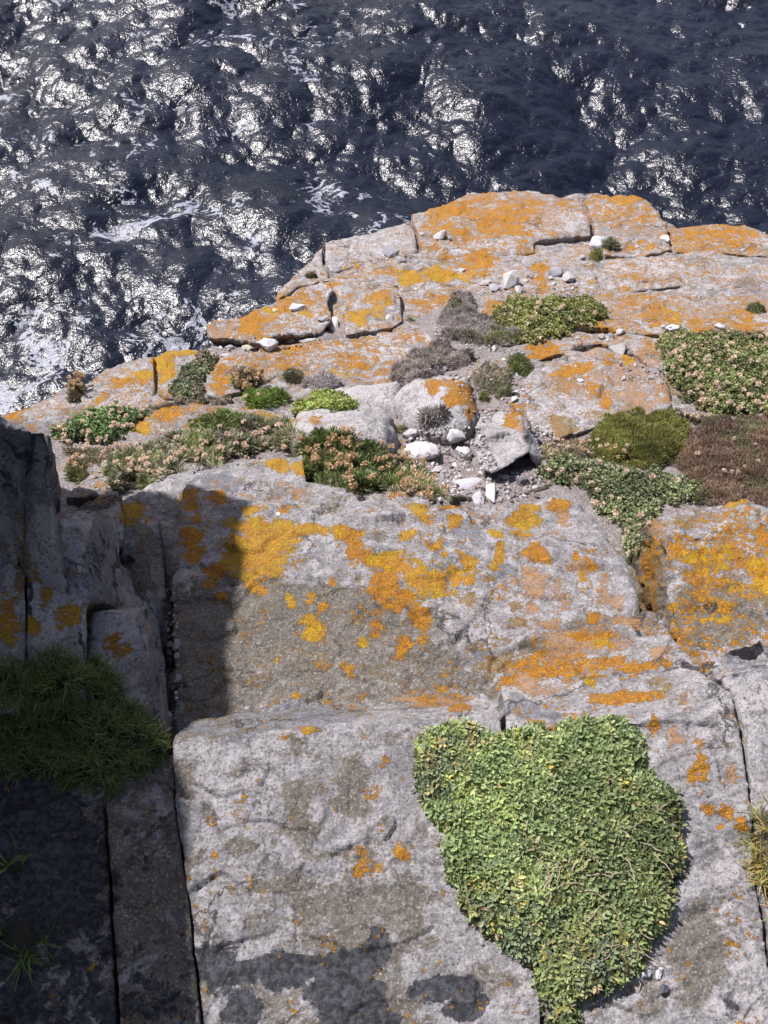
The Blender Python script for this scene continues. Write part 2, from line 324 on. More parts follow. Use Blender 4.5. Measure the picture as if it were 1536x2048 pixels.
def make_rock_mat():
    m = NT('weathered_rock'); tc = m.n('ShaderNodeTexCoord').outputs['Object']
    a1 = m.attr('A1'); a2 = m.attr('A2'); a3 = m.attr('A3')
    nb = m.noise(tc, 7, 3); nm = m.noise(tc, 38, 8, .66, .5); ns = m.noise(tc, 105, 7, .7, .3); nf = m.noise(tc, 230, 5, .7); ng = m.noise(tc, 560, 3, .7)
    base = m.mix(m.ss(nb, .35, .65), (.345, .325, .328), (.25, .235, .238))
    base = m.mix(m.ss(nm, .48, .60, 0, .8), base, (.45, .425, .44))
    base = m.mix(m.ss(nm, .47, .37, 0, .5), base, (.175, .165, .17))
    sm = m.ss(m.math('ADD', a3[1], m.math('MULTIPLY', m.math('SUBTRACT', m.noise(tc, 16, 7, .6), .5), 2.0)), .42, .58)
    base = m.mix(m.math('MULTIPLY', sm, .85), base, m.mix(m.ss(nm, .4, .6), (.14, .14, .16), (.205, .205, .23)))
    tn = m.math('ADD', a2[2], m.math('MULTIPLY', m.math('SUBTRACT', m.noise(tc, 20, 9, .68, .6), .5), 1.9))
    tnm = m.ss(tn, .42, .60, 0, .9); base = m.mix(tnm, base, m.mix(m.ss(ns, .38, .62), (.115, .098, .076), (.20, .172, .132)))
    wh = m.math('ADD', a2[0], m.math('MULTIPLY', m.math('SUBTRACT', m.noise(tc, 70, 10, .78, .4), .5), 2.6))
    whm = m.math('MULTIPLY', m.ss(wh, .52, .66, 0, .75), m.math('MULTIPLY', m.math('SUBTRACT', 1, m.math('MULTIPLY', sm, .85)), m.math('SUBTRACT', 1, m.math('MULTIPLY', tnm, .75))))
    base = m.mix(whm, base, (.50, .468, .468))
    base = m.mix(m.math('MULTIPLY', m.ss(ns, .45, .36, 0, .72), m.math('SUBTRACT', 1, m.math('MULTIPLY', sm, .7))), base, (.115, .10, .09))
    base = m.mix(m.ss(nf, .46, .35, 0, .75), base, (.095, .085, .082))
    base = m.mix(m.ss(nf, .55, .66, 0, .7), base, (.56, .53, .535))
    base = m.mix(m.ss(ng, .42, .30, 0, .45), base, (.09, .085, .09))
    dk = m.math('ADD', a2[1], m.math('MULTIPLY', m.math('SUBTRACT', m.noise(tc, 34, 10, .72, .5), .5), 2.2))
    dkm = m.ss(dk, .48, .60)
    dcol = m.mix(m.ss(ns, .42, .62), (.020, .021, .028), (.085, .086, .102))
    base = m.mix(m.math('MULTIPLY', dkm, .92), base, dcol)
    wv = m.n('ShaderNodeVectorMath', operation='ADD'); nzc = m.n('ShaderNodeTexNoise'); nzc.inputs['Scale'].default_value = 9; nzc.inputs['Detail'].default_value = 7; nzc.inputs['Roughness'].default_value = .65; m.l(tc, nzc.inputs['Vector'])
    sc = m.n('ShaderNodeVectorMath', operation='SCALE'); m.l(nzc.outputs[1], sc.inputs[0]); sc.inputs[3].default_value = .22; m.l(tc, wv.inputs[0]); m.l(sc.outputs[0], wv.inputs[1])
    ck = m.vor(wv.outputs[0], 3.2, 'DISTANCE_TO_EDGE'); cm = m.math('MULTIPLY', m.ss(ck, .014, .003), m.ss(m.noise(tc, 5, 3), .46, .56))
    base = m.mix(m.math('MULTIPLY', cm, .75), base, (.05, .045, .045))
    l0 = m.noise(tc, 24, 4, .6, .5); l1 = m.noise(tc, 78, 8, .7, .8); l2 = m.noise(tc, 130, 7, .7, .5); vv = m.vor(tc, 150, 'SMOOTH_F1'); wz = m.n('ShaderNodeVectorMath', operation='SCALE'); nzd = m.n('ShaderNodeTexNoise'); nzd.inputs['Scale'].default_value = 140; nzd.inputs['Detail'].default_value = 4; m.l(tc, nzd.inputs['Vector']); m.l(nzd.outputs[1], wz.inputs[0]); wz.inputs[3].default_value = .016; wa = m.n('ShaderNodeVectorMath', operation='ADD'); m.l(tc, wa.inputs[0]); m.l(wz.outputs[0], wa.inputs[1]); vv2 = m.vor(wa.outputs[0], 250, 'F1')
    lob = m.math('ADD', m.math('MULTIPLY', l0, .28), m.math('ADD', m.math('MULTIPLY', l1, .38), m.math('MULTIPLY', l2, .34))); lob2 = m.math('ADD', m.math('MULTIPLY', l0, .3), m.math('MULTIPLY', l2, .7))
    def lichen(att, k, lo, hi, nz, cells=.45):
        v = m.math('ADD', att, m.math('MULTIPLY', m.math('SUBTRACT', nz, .5), k))
        v = m.math('SUBTRACT', v, m.math('MULTIPLY', vv, cells*.5))
        return m.ss(v, lo, hi)
    gran = m.ss(m.math('ADD', m.math('MULTIPLY', vv2, .6), m.math('MULTIPLY', nf, .7)), .42, .72)
    mo = lichen(a1[2], 3.6, .36, .50, lob2); mr = lichen(a3[0], 4.4, .36, .52, lob2); mor = lichen(a1[0], 5.8, .36, .50, lob, .6); my = lichen(a1[1], 5.6, .36, .48, lob, .6)
    base = m.mix(m.math('MULTIPLY', mo, .80), base, m.mix(gran, (.36, .225, .05), (.18, .11, .03)))
    base = m.mix(m.math('MULTIPLY', mr, .78), base, m.mix(gran, (.56, .30, .12), (.34, .18, .08)))
    base = m.mix(m.math('MULTIPLY', mor, .95), base, m.mix(m.ss(l1, .42, .58), m.mix(gran, (.62, .25, .03), (.34, .14, .015)), m.mix(gran, (.74, .34, .02), (.42, .19, .01))))
    base = m.mix(m.math('MULTIPLY', my, .93), base, m.mix(m.ss(l0, .42, .58), m.mix(gran, (.76, .36, .018), (.42, .19, .012)), m.mix(gran, (.74, .43, .022), (.40, .23, .015))))
    m.l(base, m.p.inputs['Base Color']); m.p.inputs['Roughness'].default_value = .86
    m.p.inputs['Specular IOR Level'].default_value = .3
    b = m.bump(nm, .011, 1.0); b = m.bump(m.math('SUBTRACT', 1, cm), .006, 1.0, b); b = m.bump(ns, .0055, 1.0, b); b = m.bump(nf, .0028, 1.0, b)
    lm = m.math('MAXIMUM', m.math('MAXIMUM', my, mor), m.math('MULTIPLY', mr, .5))
    b = m.bump(m.math('MULTIPLY', lm, m.math('SUBTRACT', 1.15, vv2)), .0034, 1.0, b)
    m.l(b, m.p.inputs['Normal'])
    return m.m
M_ROCK = make_rock_mat()
def make_soil():
    m = NT('gritty_soil'); tc = m.n('ShaderNodeTexCoord').outputs['Object']
    n1 = m.noise(tc, 20, 6); v = m.vor(tc, 210, 'F1', 1); n2 = m.noise(tc, 300, 4, .7); vd = m.vor(tc, 130)
    sp = m.n('ShaderNodeSeparateColor'); m.l(v, sp.inputs[0])
    c = m.mix(m.ss(n1, .4, .6), (.22, .18, .165), (.38, .35, .35))
    c = m.mix(m.ss(sp.outputs[0], .70, .8), c, (.28, .265, .27)); c = m.mix(m.ss(n2, .45, .6, 0, .7), c, (.07, .055, .05)); c = m.mix(m.ss(n1, .5, .6), c, (.20, .16, .15))
    m.l(c, m.p.inputs['Base Color']); m.p.inputs['Roughness'].default_value = .95
    b = m.bump(m.math('SUBTRACT', 1, vd), .006, .8); b = m.bump(n2, .003, 1, b); m.l(b, m.p.inputs['Normal']); return m.m
M_SOIL = make_soil()
def make_leafmat(name, rough=.5, trans=.25, spec=.4):
    m = NT(name); a = m.n('ShaderNodeAttribute', attribute_name='col')
    m.l(a.outputs[0], m.p.inputs['Base Color']); m.p.inputs['Roughness'].default_value = rough; m.p.inputs['Specular IOR Level'].default_value = spec
    tr = m.n('ShaderNodeBsdfTranslucent'); m.l(a.outputs[0], tr.inputs[0]); mx = m.n('ShaderNodeMixShader'); mx.inputs[0].default_value = trans
    m.l(m.p.outputs[0], mx.inputs[1]); m.l(tr.outputs[0], mx.inputs[2]); m.l(mx.outputs[0], m.out.inputs[0]); return m.m
M_LEAF = make_leafmat('leaf'); M_DRY = make_leafmat('dry_stem', .8, .2, .2); M_PETAL = make_leafmat('papery_petal', .75, .35, .2)
def make_litter():
    m = NT('plant_litter'); tc = m.n('ShaderNodeTexCoord').outputs['Object']; a = m.n('ShaderNodeAttribute', attribute_name='col')
    n = m.noise(tc, 120, 6, .7); c = m.mix(m.ss(n, .35, .7), (.035, .03, .02), a.outputs[0]); m.l(c, m.p.inputs['Base Color']); m.p.inputs['Roughness'].default_value = .95
    m.l(m.bump(n, .006, 1), m.p.inputs['Normal']); return m.m
M_LITTER = make_litter()
def make_pebmat():
    m = NT('pale_stone'); tc = m.n('ShaderNodeTexCoord').outputs['Object']; a = m.n('ShaderNodeAttribute', attribute_name='col')
    n = m.noise(tc, 60, 7, .65); nf = m.noise(tc, 260, 4, .7)
    c = m.mix(m.ss(n, .56, .72, 0, .5), a.outputs[0], (.30, .26, .22)); c = m.mix(m.ss(nf, .60, .75, 0, .4), c, (.16, .15, .15))
    m.l(c, m.p.inputs['Base Color']); m.p.inputs['Roughness'].default_value = .85
    b = m.bump(n, .004, .8); m.l(m.bump(nf, .0015, .8, b), m.p.inputs['Normal']); return m.m
M_PEB = make_pebmat()

# ------------------------------------------------------------ sea
def wave_tile(N=512, L=64.0, wind=7.5, wdir=R_(200), seed=3, rms_slope=.30):
    rng = np.random.default_rng(seed); k = np.fft.fftfreq(N, L/N)*2*np.pi; KX, KY = np.meshgrid(k, k); K = np.hypot(KX, KY); K[0, 0] = 1
    Lw = wind**2/9.81; c = (KX*math.cos(wdir)+KY*math.sin(wdir))/K
    Ph = np.exp(-1/(K*Lw)**2)/K**4*(.45+.55*c**2)*np.exp(-(K*.07)**2); Ph *= K**.08; Ph[0, 0] = 0
    H = (rng.normal(size=(N, N))+1j*rng.normal(size=(N, N)))*np.sqrt(Ph)
    h = np.fft.ifft2(H).real; sx = np.fft.ifft2(1j*KX*H).real; s = rms_slope/(sx.std()*1.41)
    dx = np.fft.ifft2(-1j*KX/K*H).real; dy = np.fft.ifft2(-1j*KY/K*H).real
    return h*s, dx*s, dy*s
def build_sea():
    h, dx, dy = wave_tile()
    st = .125; xi = np.arange(-336, 337); yi = np.arange(120, 760)
    def stretch(idx): 
        core = idx*st; lo = core[0]-np.cumsum(np.geomspace(st, 900, 40))[::-1]; hi = core[-1]+np.cumsum(np.geomspace(st, 900, 40))
        return np.concatenate([lo, core, hi])
    X = stretch(xi); Y = stretch(yi); GX, GY = np.meshgrid(X, Y)
    ix = np.round(GX/st).astype(int) % 512; iy = np.round(GY/st).astype(int) % 512
    ox = np.maximum(0, np.maximum(X[40]-GX, GX-X[-41])); oy = np.maximum(0, np.maximum(Y[40]-GY, GY-Y[-41]))
    fade = np.exp(-np.maximum(ox, oy)/40)
    # slow swell so the tile never reads
    sw = .25*np.sin(GX*.11+GY*.19+1)+.16*np.sin(GX*.27-GY*.13+2)
    Z = SEA_Z+(h[iy, ix]+sw)*fade; GX = GX+dx[iy, ix]*fade*.9; GY = GY+dy[iy, ix]*fade*.9
    V = np.stack([GX, GY, Z], -1).reshape(-1, 3); ny, nx = GX.shape
    a = (np.arange(ny-1)[:, None]*nx+np.arange(nx-1)[None]).reshape(-1); F = np.stack([a, a+1, a+nx+1, a+nx], 1)
    m = NT('sea_water'); g = m.n('ShaderNodeNewGeometry').outputs['Position']
    mp = m.n('ShaderNodeMapping'); mp.inputs['Scale'].default_value = (1, 1, .3); m.l(g, mp.inputs[0]); g2 = mp.outputs[0]
    n1 = m.noise(g2, 1.3, 4, .5, .5); n2 = m.noise(g2, 5.5, 3, .5, .6); big = m.noise(g2, .09, 4, .6)
    n3 = m.noise(g2, 17, 3, .6, .4); b = m.bump(n1, .125, 1.0); b = m.bump(n2, .042, 1.0, b); b = m.bump(n3, .004, 1.0, b); m.l(b, m.p.inputs['Normal'])
    # drifting foam lace
    patch = m.noise(g2, .16, 5, .62, 1.2); lace = m.noise(g2, 3.2, 6, .7, .6); line = m.math('ABSOLUTE', m.math('SUBTRACT', m.noise(g2, .33, 5, .6, 1.5), .5))
    sp = m.n('ShaderNodeSeparateXYZ'); m.l(g, sp.inputs[0])
    drift = m.ss(m.math('ADD', sp.outputs[0], m.math('MULTIPLY', sp.outputs[1], .35)), 30, 8)     # foam gathers towards the left, near the cliff
    f1 = m.math('MULTIPLY', m.ss(line, .05, .0), m.ss(patch, .50, .60)); f2 = m.ss(patch, .55, .70)
    ff = m.math('ADD', m.math('MULTIPLY', f2, .75), m.math('MULTIPLY', f1, .8))
    foam = m.math('MULTIPLY', m.ss(m.math('ADD', m.math('MULTIPLY', ff, drift), m.math('MULTIPLY', m.math('SUBTRACT', lace, .5), 2.4)), .44, .78), .62)
    c = m.mix(foam, m.mix(m.ss(big, .4, .6), (.004, .006, .014), (.008, .010, .020)), (.42, .43, .50))
    m.l(c, m.p.inputs['Base Color']); m.l(m.math('ADD', m.math('MULTIPLY', foam, .4), .225), m.p.inputs['Roughness']); m.p.inputs['IOR'].default_value = 1.33
    m.p.inputs['Specular IOR Level'].default_value = .56
    me = new_mesh('sea', V, F, m.m); o = link('sea', me); tag(o, kind='structure')
build_sea()

# ------------------------------------------------------------ terrain (the ground of the ledge and the cliff under it)
ALLV = []; ALLT = []; _off = [0]
def collect(V, T):
    ALLV.append(V); ALLT.append(T+_off[0]); _off[0] += len(V)
SIL = [(-40,860),(40,838),(130,795),(200,765),(290,735),(420,715),(430,690),(500,655),(560,620),(600,575),(660,535),(700,495),(830,455),(880,432),(935,405),(1100,405),(1270,405),(1320,450),(1350,470),(1490,465),(1536,480),(1620,495)]
def build_terrain():
    edge = []
    for x, y in SIL:
        z = float(zpix(y))-.02; d = rays(x, y); p = d*z/d[2]; edge.append((p[0], p[1]))
    poly = [(-4.5, -3), (5.5, -3), (5.5, 4.6), (3.6, 4.0)] + edge[::-1] + [(-1.6, 2.15), (-3.0, 2.5), (-4.5, 2.3)]
    P, T, sb = tri_grid([poly], .035, .03, 5)
    z = zworld(P[:, 1]); V = np.stack([P[:, 0], P[:, 1], z], 1)
    if np.cross(V[T[:, 1], :2]-V[T[:, 0], :2], V[T[:, 2], :2]-V[T[:, 0], :2]).mean() < 0: T = T[:, ::-1]
    V[:, 2] += fbm(V, 9, 4, 2)*.014+.02*np.clip((V[:, 1]-1.6)/.4, 0, 1)+facets(V, 9, 5)[0]*.03
    loops = boundary_loops(T); Fs = [T]; Vs = [V]; off = len(V)
    for L in loops:
        prev = L; base = V[L]; c = np.array([0, -1.5])
        for dz in (.06, .18, .4, .8, 1.6, 3, 6, 11, 18, 27, 42):
            q = base.copy(); out = base[:, :2]-np.array([.4, 0]); out /= np.linalg.norm(out, axis=1)[:, None]
            q[:, 2] -= dz; q[:, :2] += out*(dz*.02-.06) + (np.stack([vnoise(q, 1.2, 8), vnoise(q, 1.2, 9)], 1)*min(dz, 3)*.06)
            ids = list(range(off, off+len(L))); off += len(L); Vs.append(q)
            tris = []
            for i in range(len(L)):
                a, b = prev[i], prev[(i+1) % len(L)]; c2, d2 = ids[(i+1) % len(L)], ids[i]
                tris += [(b, a, d2), (b, d2, c2)]
            Fs.append(np.array(tris)); prev = ids
    V2 = np.concatenate(Vs); F = np.concatenate(Fs)
    at = paint(V2, {OR: .30, TN: .35, RU: .25})
    me = new_mesh('terrain', V2, F, M_ROCK, at); me.materials.append(M_SOIL)
    o = link('terrain', me); tag(o, kind='structure')
    # soil where gravel and plants gather
    soil = [[(800,860),(900,850),(960,880),(1100,940),(1090,1010),(900,1020),(800,990)],[(800,690),(880,600),(1000,640),(1060,700),(1040,790),(960,850),(930,780),(790,770)],[(100,880),(300,860),(600,850),(620,960),(230,1000),(120,1010)],
            [(1080,850),(1536,800),(1700,800),(1700,1100),(1250,1100),(1080,1000)],[(-100,1030),(420,1000),(420,1500),(-100,1500)],[(410,660),(700,650),(700,700),(410,710)]]
    cen = V[T].mean(1); cx, cy = project(cen); mi = np.zeros(len(F), np.int32)
    for s in soil: mi[:len(T)] |= poly_inside(cx, cy, s).astype(np.int32)
    me.polygons.foreach_set('material_index', mi); me.update()
    collect(V, T)
build_terrain()

# ------------------------------------------------------------ rock builder
def rock(name, label, pts, polys=None, thick=.18, res=6.0, jag=1.6, amp=1.0, dome=0, domew=40, base=None, seed=None, cat='rock', stri=None, smooth=1, lean=.0, group=None, chip=1.0):
    seed = seed if seed is not None else int(pts[0][0]*7+pts[0][1]*13) & 0xffff
    if polys is None: polys = [list(range(len(pts)))]
    PP = [[(pts[i][0], pts[i][1]) for i in q] for q in polys]
    P, T, segs = tri_grid(PP, res, jag, seed)
    # inverse depth, exactly planar inside each facet triangle
    best = np.full(len(P), -1e9); W = np.zeros(len(P))
    for q in polys:
        pv = [Vector((pts[i][0], pts[i][1], 0)) for i in q]
        from mathutils.geometry import tessellate_polygon
        for tr in tessellate_polygon([pv]):
            a, b, c = [pts[q[i]] for i in tr]
            w = []
            for (x, y, h) in (a, b, c):
                z = absz(y, h); w.append(rays(x, y)[2]/z)
            det = (b[1]-c[1])*(a[0]-c[0])+(c[0]-b[0])*(a[1]-c[1])
            if abs(det) < 1e-6: continue
            l1 = ((b[1]-c[1])*(P[:, 0]-c[0])+(c[0]-b[0])*(P[:, 1]-c[1]))/det; l2 = ((c[1]-a[1])*(P[:, 0]-c[0])+(a[0]-c[0])*(P[:, 1]-c[1]))/det; l3 = 1-l1-l2
            L = np.stack([l1, l2, l3], 1); mn = L.min(1); up = mn > best
            Lc = np.clip(L, -.15, 1.15); Lc /= Lc.sum(1)[:, None]; val = Lc @ np.array(w); W[up] = val[up]; best[up] = mn[up]
    ed = edge_dist(P[:, 0], P[:, 1], segs)
    D = rays(P[:, 0], P[:, 1]); V = D/W[:, None]
    px2m = float(np.median(1/W))/FPX
    if dome: V[:, 2] += dome*np.sqrt(np.clip(1-(1-np.clip(ed/domew, 0, 1))**2, 0, 1))
    n = vnormals(V, T)
    if (n*-V).sum(1).mean() < 0: T = T[:, ::-1]
    # roughened, worn surface
    V = adjacency_smooth(V, T, smooth)
    N = vnormals(V, T); s = seed % 97
    bp = 1-np.abs(fbm(V, 5.5, 3, s))*1.3
    disp = amp*(.008*fbm(V, 4, 2, s)+.0042*fbm(V, 16, 3, s+5)+.0016*fbm(V, 60, 2, s+9)) - amp*.005*np.clip(np.abs(vnoise(V, 11, s+3))*-6+.6, 0, 1)
    # broken terraces: steps that follow a wavy line
    tl = fbm(V, 2.6, 2, s+21)*3; disp += amp*.0035*np.floor(tl+.5)
    fk = amp*chip; fh, fg = facets(V*np.array([1, 1.5, 1.5]), 7.5, s+60); disp += fk*.015*fh-fk*.002*np.exp(-fg/.05); fh, fg = facets(V*np.array([1, 1.6, 1.6]), 24, s+70); disp += fk*.0042*fh
    if stri is not None:
        u = V @ np.array(stri[:3]); disp += stri[3]*(vnoise(np.stack([u*stri[4], V[:, 0]*2, V[:, 1]*2], 1), 1, s+40)+.6*vnoise(np.stack([u*stri[4]*3, V[:, 0]*3, V[:, 1]*3], 1), 1, s+41))
    edm = ed*px2m
    disp -= .0035*amp*np.exp(-edm/.006)*(1+.9*vnoise(V, 30, s+7))
    V = V+N*disp[:, None]
    loops = boundary_loops(T); Vs = [V]; Fs = [T]; off = len(V)
    cen = V[:, :2].mean(0)
    for L in loops:
        if len(L) < 3: continue
        prev = L; b0 = V[L]
        q0 = P[L]; tn = np.roll(q0, -2, 0)-np.roll(q0, 2, 0); ar = np.sum(q0[:, 0]*np.roll(q0[:, 1], -1)-np.roll(q0[:, 0], -1)*q0[:, 1])
        outw = np.stack([tn[:, 1], tn[:, 0]], 1)*(1 if ar > 0 else -1)      # outward in the picture = sideways (x) and away (y) in the place
        outw /= np.maximum(np.linalg.norm(outw, axis=1), 1e-6)[:, None]
        nr = max(3, int(thick/(res*px2m*1.6))); nr = min(nr, 22)
        for k in range(1, nr+1):
            dz = thick*k/nr; q = b0.copy(); q[:, 2] -= dz
            lay = vnoise(np.stack([q[:, 0]*.5, q[:, 1]*.5, q[:, 2]*55], 1), 1, s+50)
            q[:, :2] += outw*((.0035*lay*amp+.006*amp*vnoise(q, 18, s+51)-lean*dz)*min(1, k/2))[:, None]
            ids = np.arange(off, off+len(L)); off += len(L); Vs.append(q); pr = np.array(prev)
            a = pr; b = np.roll(pr, -1); d2 = ids; c2 = np.roll(ids, -1)
            Fs.append(np.stack([b, a, d2], 1)); Fs.append(np.stack([b, d2, c2], 1)); prev = ids
    V2 = np.concatenate(Vs); F = np.concatenate(Fs)
    at = paint(V2, base or {OR: .15, WH: .25})
    me = new_mesh(name, V2, F, M_ROCK, at)
    o = link(name, me); recenter(o, [V2[:, 0].mean(), V2[:, 1].mean(), V2[:, 2].min()])
    tag(o, label, cat, group); collect(V2, F)
    return o
S = 'rock_slab'; B = 'rock_block'
# --- near slabs
Z = -1.5
rock(S, 'big pale grey slab in the foreground with dark stains along its near end', [(345,1480,Z),(560,1464,Z),(700,1442,Z),(860,1428,Z),(1003,1452,Z),(1040,1600,Z),(1082,1985,Z),(1089,2200,Z),(420,2200,Z),(397,1960,Z),(386,1850,Z),(368,1720,Z),(350,1600,Z),
  (375,1428,-1.63),(600,1410,-1.63),(830,1376,-1.63),(905,1366,-1.62),(965,1380,-1.6),(1000,1405,-1.58)], [[0,1,2,3,4,5,6,7,8,9,10,11,12],[0,13,14,15,16,17,18,4,3,2,1]], thick=.16, res=5.5, amp=.7, base={WH:.40,OR:.08,TN:.42})
rock(S, 'grey slab to the right of the leafy mat with an orange streaked ledge at its far end', [(1012,1462,-1.52),(1150,1452,Z),(1300,1440,Z),(1390,1350,-1.53),(1000,1375,-1.66),(1060,1350,-1.66),(1150,1303,-1.66),(1225,1255,-1.66),(1290,1225,-1.66),(1322,1232,-1.64),
  (1345,1275,-1.62),(1383,1308,-1.58),(1398,1335,-1.55),(1425,1350,-1.52),(1462,1385,Z),(1482,1450,Z),(1503,1640,Z),(1510,1760,Z),(1536,1900,Z),(1560,2200,Z),(1096,2200,Z),(1089,1985,Z),(1046,1600,Z)],
  [[0,4,5,6,7,8,9,10,11,12,3,2,1],[0,1,2,3,12,13,14,15,16,17,18,19,20,21,22]], thick=.16, res=5.5, amp=.75, base={WH:.45,OR:.18,TN:.2}, stri=(.35,-.9,.3,.0035,46))
rock(S, 'pale bare slab at the right edge beside a thin crack', [(1430,1347,Z),(1470,1335,-1.53),(1536,1320,-1.53),(1750,1300,Z),(1850,2200,Z),(1566,2200,Z),(1541,1900,Z),(1515,1760,Z),(1508,1640,Z),(1487,1450,Z),(1467,1385,Z)], thick=.2, res=6, amp=.7, base={WH:.55,TN:.2})
rock(S, 'shaded slab strip along the left side of the big pale slab', [(210,1580,Z),(345,1500,Z),(348,1600,Z),(365,1720,Z),(382,1850,Z),(393,1960,Z),(414,2200,Z),(246,2200,Z),(229,1900,Z),(216,1700,Z)], thick=.15, res=6, amp=.7, base={WH:.2,DK:.36,TN:.6})
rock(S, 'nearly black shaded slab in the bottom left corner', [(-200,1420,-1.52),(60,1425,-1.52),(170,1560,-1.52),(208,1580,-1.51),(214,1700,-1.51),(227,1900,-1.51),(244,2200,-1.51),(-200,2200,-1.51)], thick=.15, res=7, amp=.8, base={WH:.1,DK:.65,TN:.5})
# --- centre block
rock(B, 'large central block encrusted with golden yellow lichen', [(362,985,-1.86),(375,958,-1.9),(480,950,-1.9),(612,962,-1.88),(700,975,-1.88),(790,980,-1.88),(882,980,-1.88),(905,1008,-1.86),(1000,1005,-1.87),(1110,984,-1.88),(1165,1000,-1.87),(1200,1055,-1.86),
  (1250,1112,-1.79),(1275,1180,-1.765),(1285,1240,-1.75),(1310,1300,-1.735),(1020,1490,-1.7),(350,1490,-1.7),(347,1300,-1.73),(343,1150,-1.76),(357,1130,-1.765),(356,1062,-1.785),(480,1035,-1.80),(620,1050,-1.795),(780,1085,-1.785),(895,1080,-1.785),(1100,1060,-1.795)],
  [[21,22,23,24,25,26,12,13,14,15,16,17,18,19,20],[0,1,2,3,4,5,6,7,8,9,10,11,12,26,25,24,23,22,21]], thick=.3, res=5.5, amp=.95, base={WH:.35,OR:.19,TN:.25,RU:.14})
rock(S, 'grey slab half in shadow behind the central block with two yellow lichen spots at its right end', [(232,1000,-1.97),(300,960,-2.0),(352,945,-2.0),(430,930,-2.0),(480,918,-2.02),(540,912,-2.02),(606,905,-2.02),(613,960,-1.98),(600,1010,-1.98),(350,1200,-1.92),(325,1160,-1.92),(300,1100,-1.93)], thick=.22, res=6, base={WH:.35})
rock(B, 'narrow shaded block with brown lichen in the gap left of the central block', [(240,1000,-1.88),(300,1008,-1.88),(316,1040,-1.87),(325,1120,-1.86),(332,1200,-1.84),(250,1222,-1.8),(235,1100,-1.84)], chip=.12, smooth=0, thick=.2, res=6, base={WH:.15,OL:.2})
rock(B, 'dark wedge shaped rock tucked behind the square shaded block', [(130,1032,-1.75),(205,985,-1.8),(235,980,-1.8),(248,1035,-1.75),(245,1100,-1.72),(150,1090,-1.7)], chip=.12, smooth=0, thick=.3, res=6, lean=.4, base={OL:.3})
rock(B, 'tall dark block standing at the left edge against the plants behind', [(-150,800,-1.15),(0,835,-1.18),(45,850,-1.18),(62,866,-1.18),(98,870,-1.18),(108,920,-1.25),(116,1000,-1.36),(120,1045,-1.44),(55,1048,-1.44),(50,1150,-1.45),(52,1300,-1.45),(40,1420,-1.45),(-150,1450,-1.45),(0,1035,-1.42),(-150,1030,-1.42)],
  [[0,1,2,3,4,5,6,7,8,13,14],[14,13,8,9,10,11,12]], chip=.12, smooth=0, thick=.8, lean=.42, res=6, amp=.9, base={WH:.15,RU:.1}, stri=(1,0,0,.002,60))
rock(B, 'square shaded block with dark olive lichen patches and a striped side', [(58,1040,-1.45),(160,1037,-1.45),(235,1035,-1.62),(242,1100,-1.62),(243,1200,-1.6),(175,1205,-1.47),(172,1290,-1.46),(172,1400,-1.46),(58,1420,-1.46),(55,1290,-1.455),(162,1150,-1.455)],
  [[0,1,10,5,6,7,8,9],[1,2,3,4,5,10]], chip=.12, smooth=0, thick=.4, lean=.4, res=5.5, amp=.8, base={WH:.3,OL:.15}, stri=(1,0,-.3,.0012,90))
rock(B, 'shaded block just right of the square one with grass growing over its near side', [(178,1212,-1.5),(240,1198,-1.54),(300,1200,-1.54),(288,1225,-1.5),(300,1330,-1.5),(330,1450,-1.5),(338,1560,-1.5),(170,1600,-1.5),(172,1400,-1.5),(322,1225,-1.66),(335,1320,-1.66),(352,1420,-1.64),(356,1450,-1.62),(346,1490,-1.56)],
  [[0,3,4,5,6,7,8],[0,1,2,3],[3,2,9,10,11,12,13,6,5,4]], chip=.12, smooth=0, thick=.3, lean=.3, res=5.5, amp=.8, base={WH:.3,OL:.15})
# --- right block
rock(B, 'orange lichened block at the right edge beyond the streaked ledge', [(1282,1040,-1.88),(1340,1020,-1.9),(1400,1005,-1.9),(1480,985,-1.9),(1508,1000,-1.88),(1536,1012,-1.88),(1700,1020,-1.86),(1325,1092,-1.80),(1430,1055,-1.815),(1536,1028,-1.84),(1335,1180,-1.78),(1347,1280,-1.75),(1400,1345,-1.72),(1540,1360,-1.72),(1700,1350,-1.72),
  (1265,1115,-2.0),(1290,1225,-1.95),(1320,1290,-1.9)], [[0,1,2,3,4,5,6,9,8,7],[7,8,9,6,14,13,12,11,10],[0,7,10,11,17,16,15]], thick=.3, res=5.5, amp=1.2, base={WH:.25,OR:.42,TN:.3,OL:.2}, stri=(1,.2,0,.0015,60))
rock('stone', 'blue grey wedge stone lying between the right edge slab and the orange lichened block', [(1420,1348,-1.64),(1434,1310,-1.64),(1470,1282,-1.63),(1500,1297,-1.6),(1536,1290,-1.62),(1600,1290,-1.62),(1600,1356,-1.6),(1440,1356,-1.6)], thick=.1, res=5.5, base={RU:.25,WH:.2})
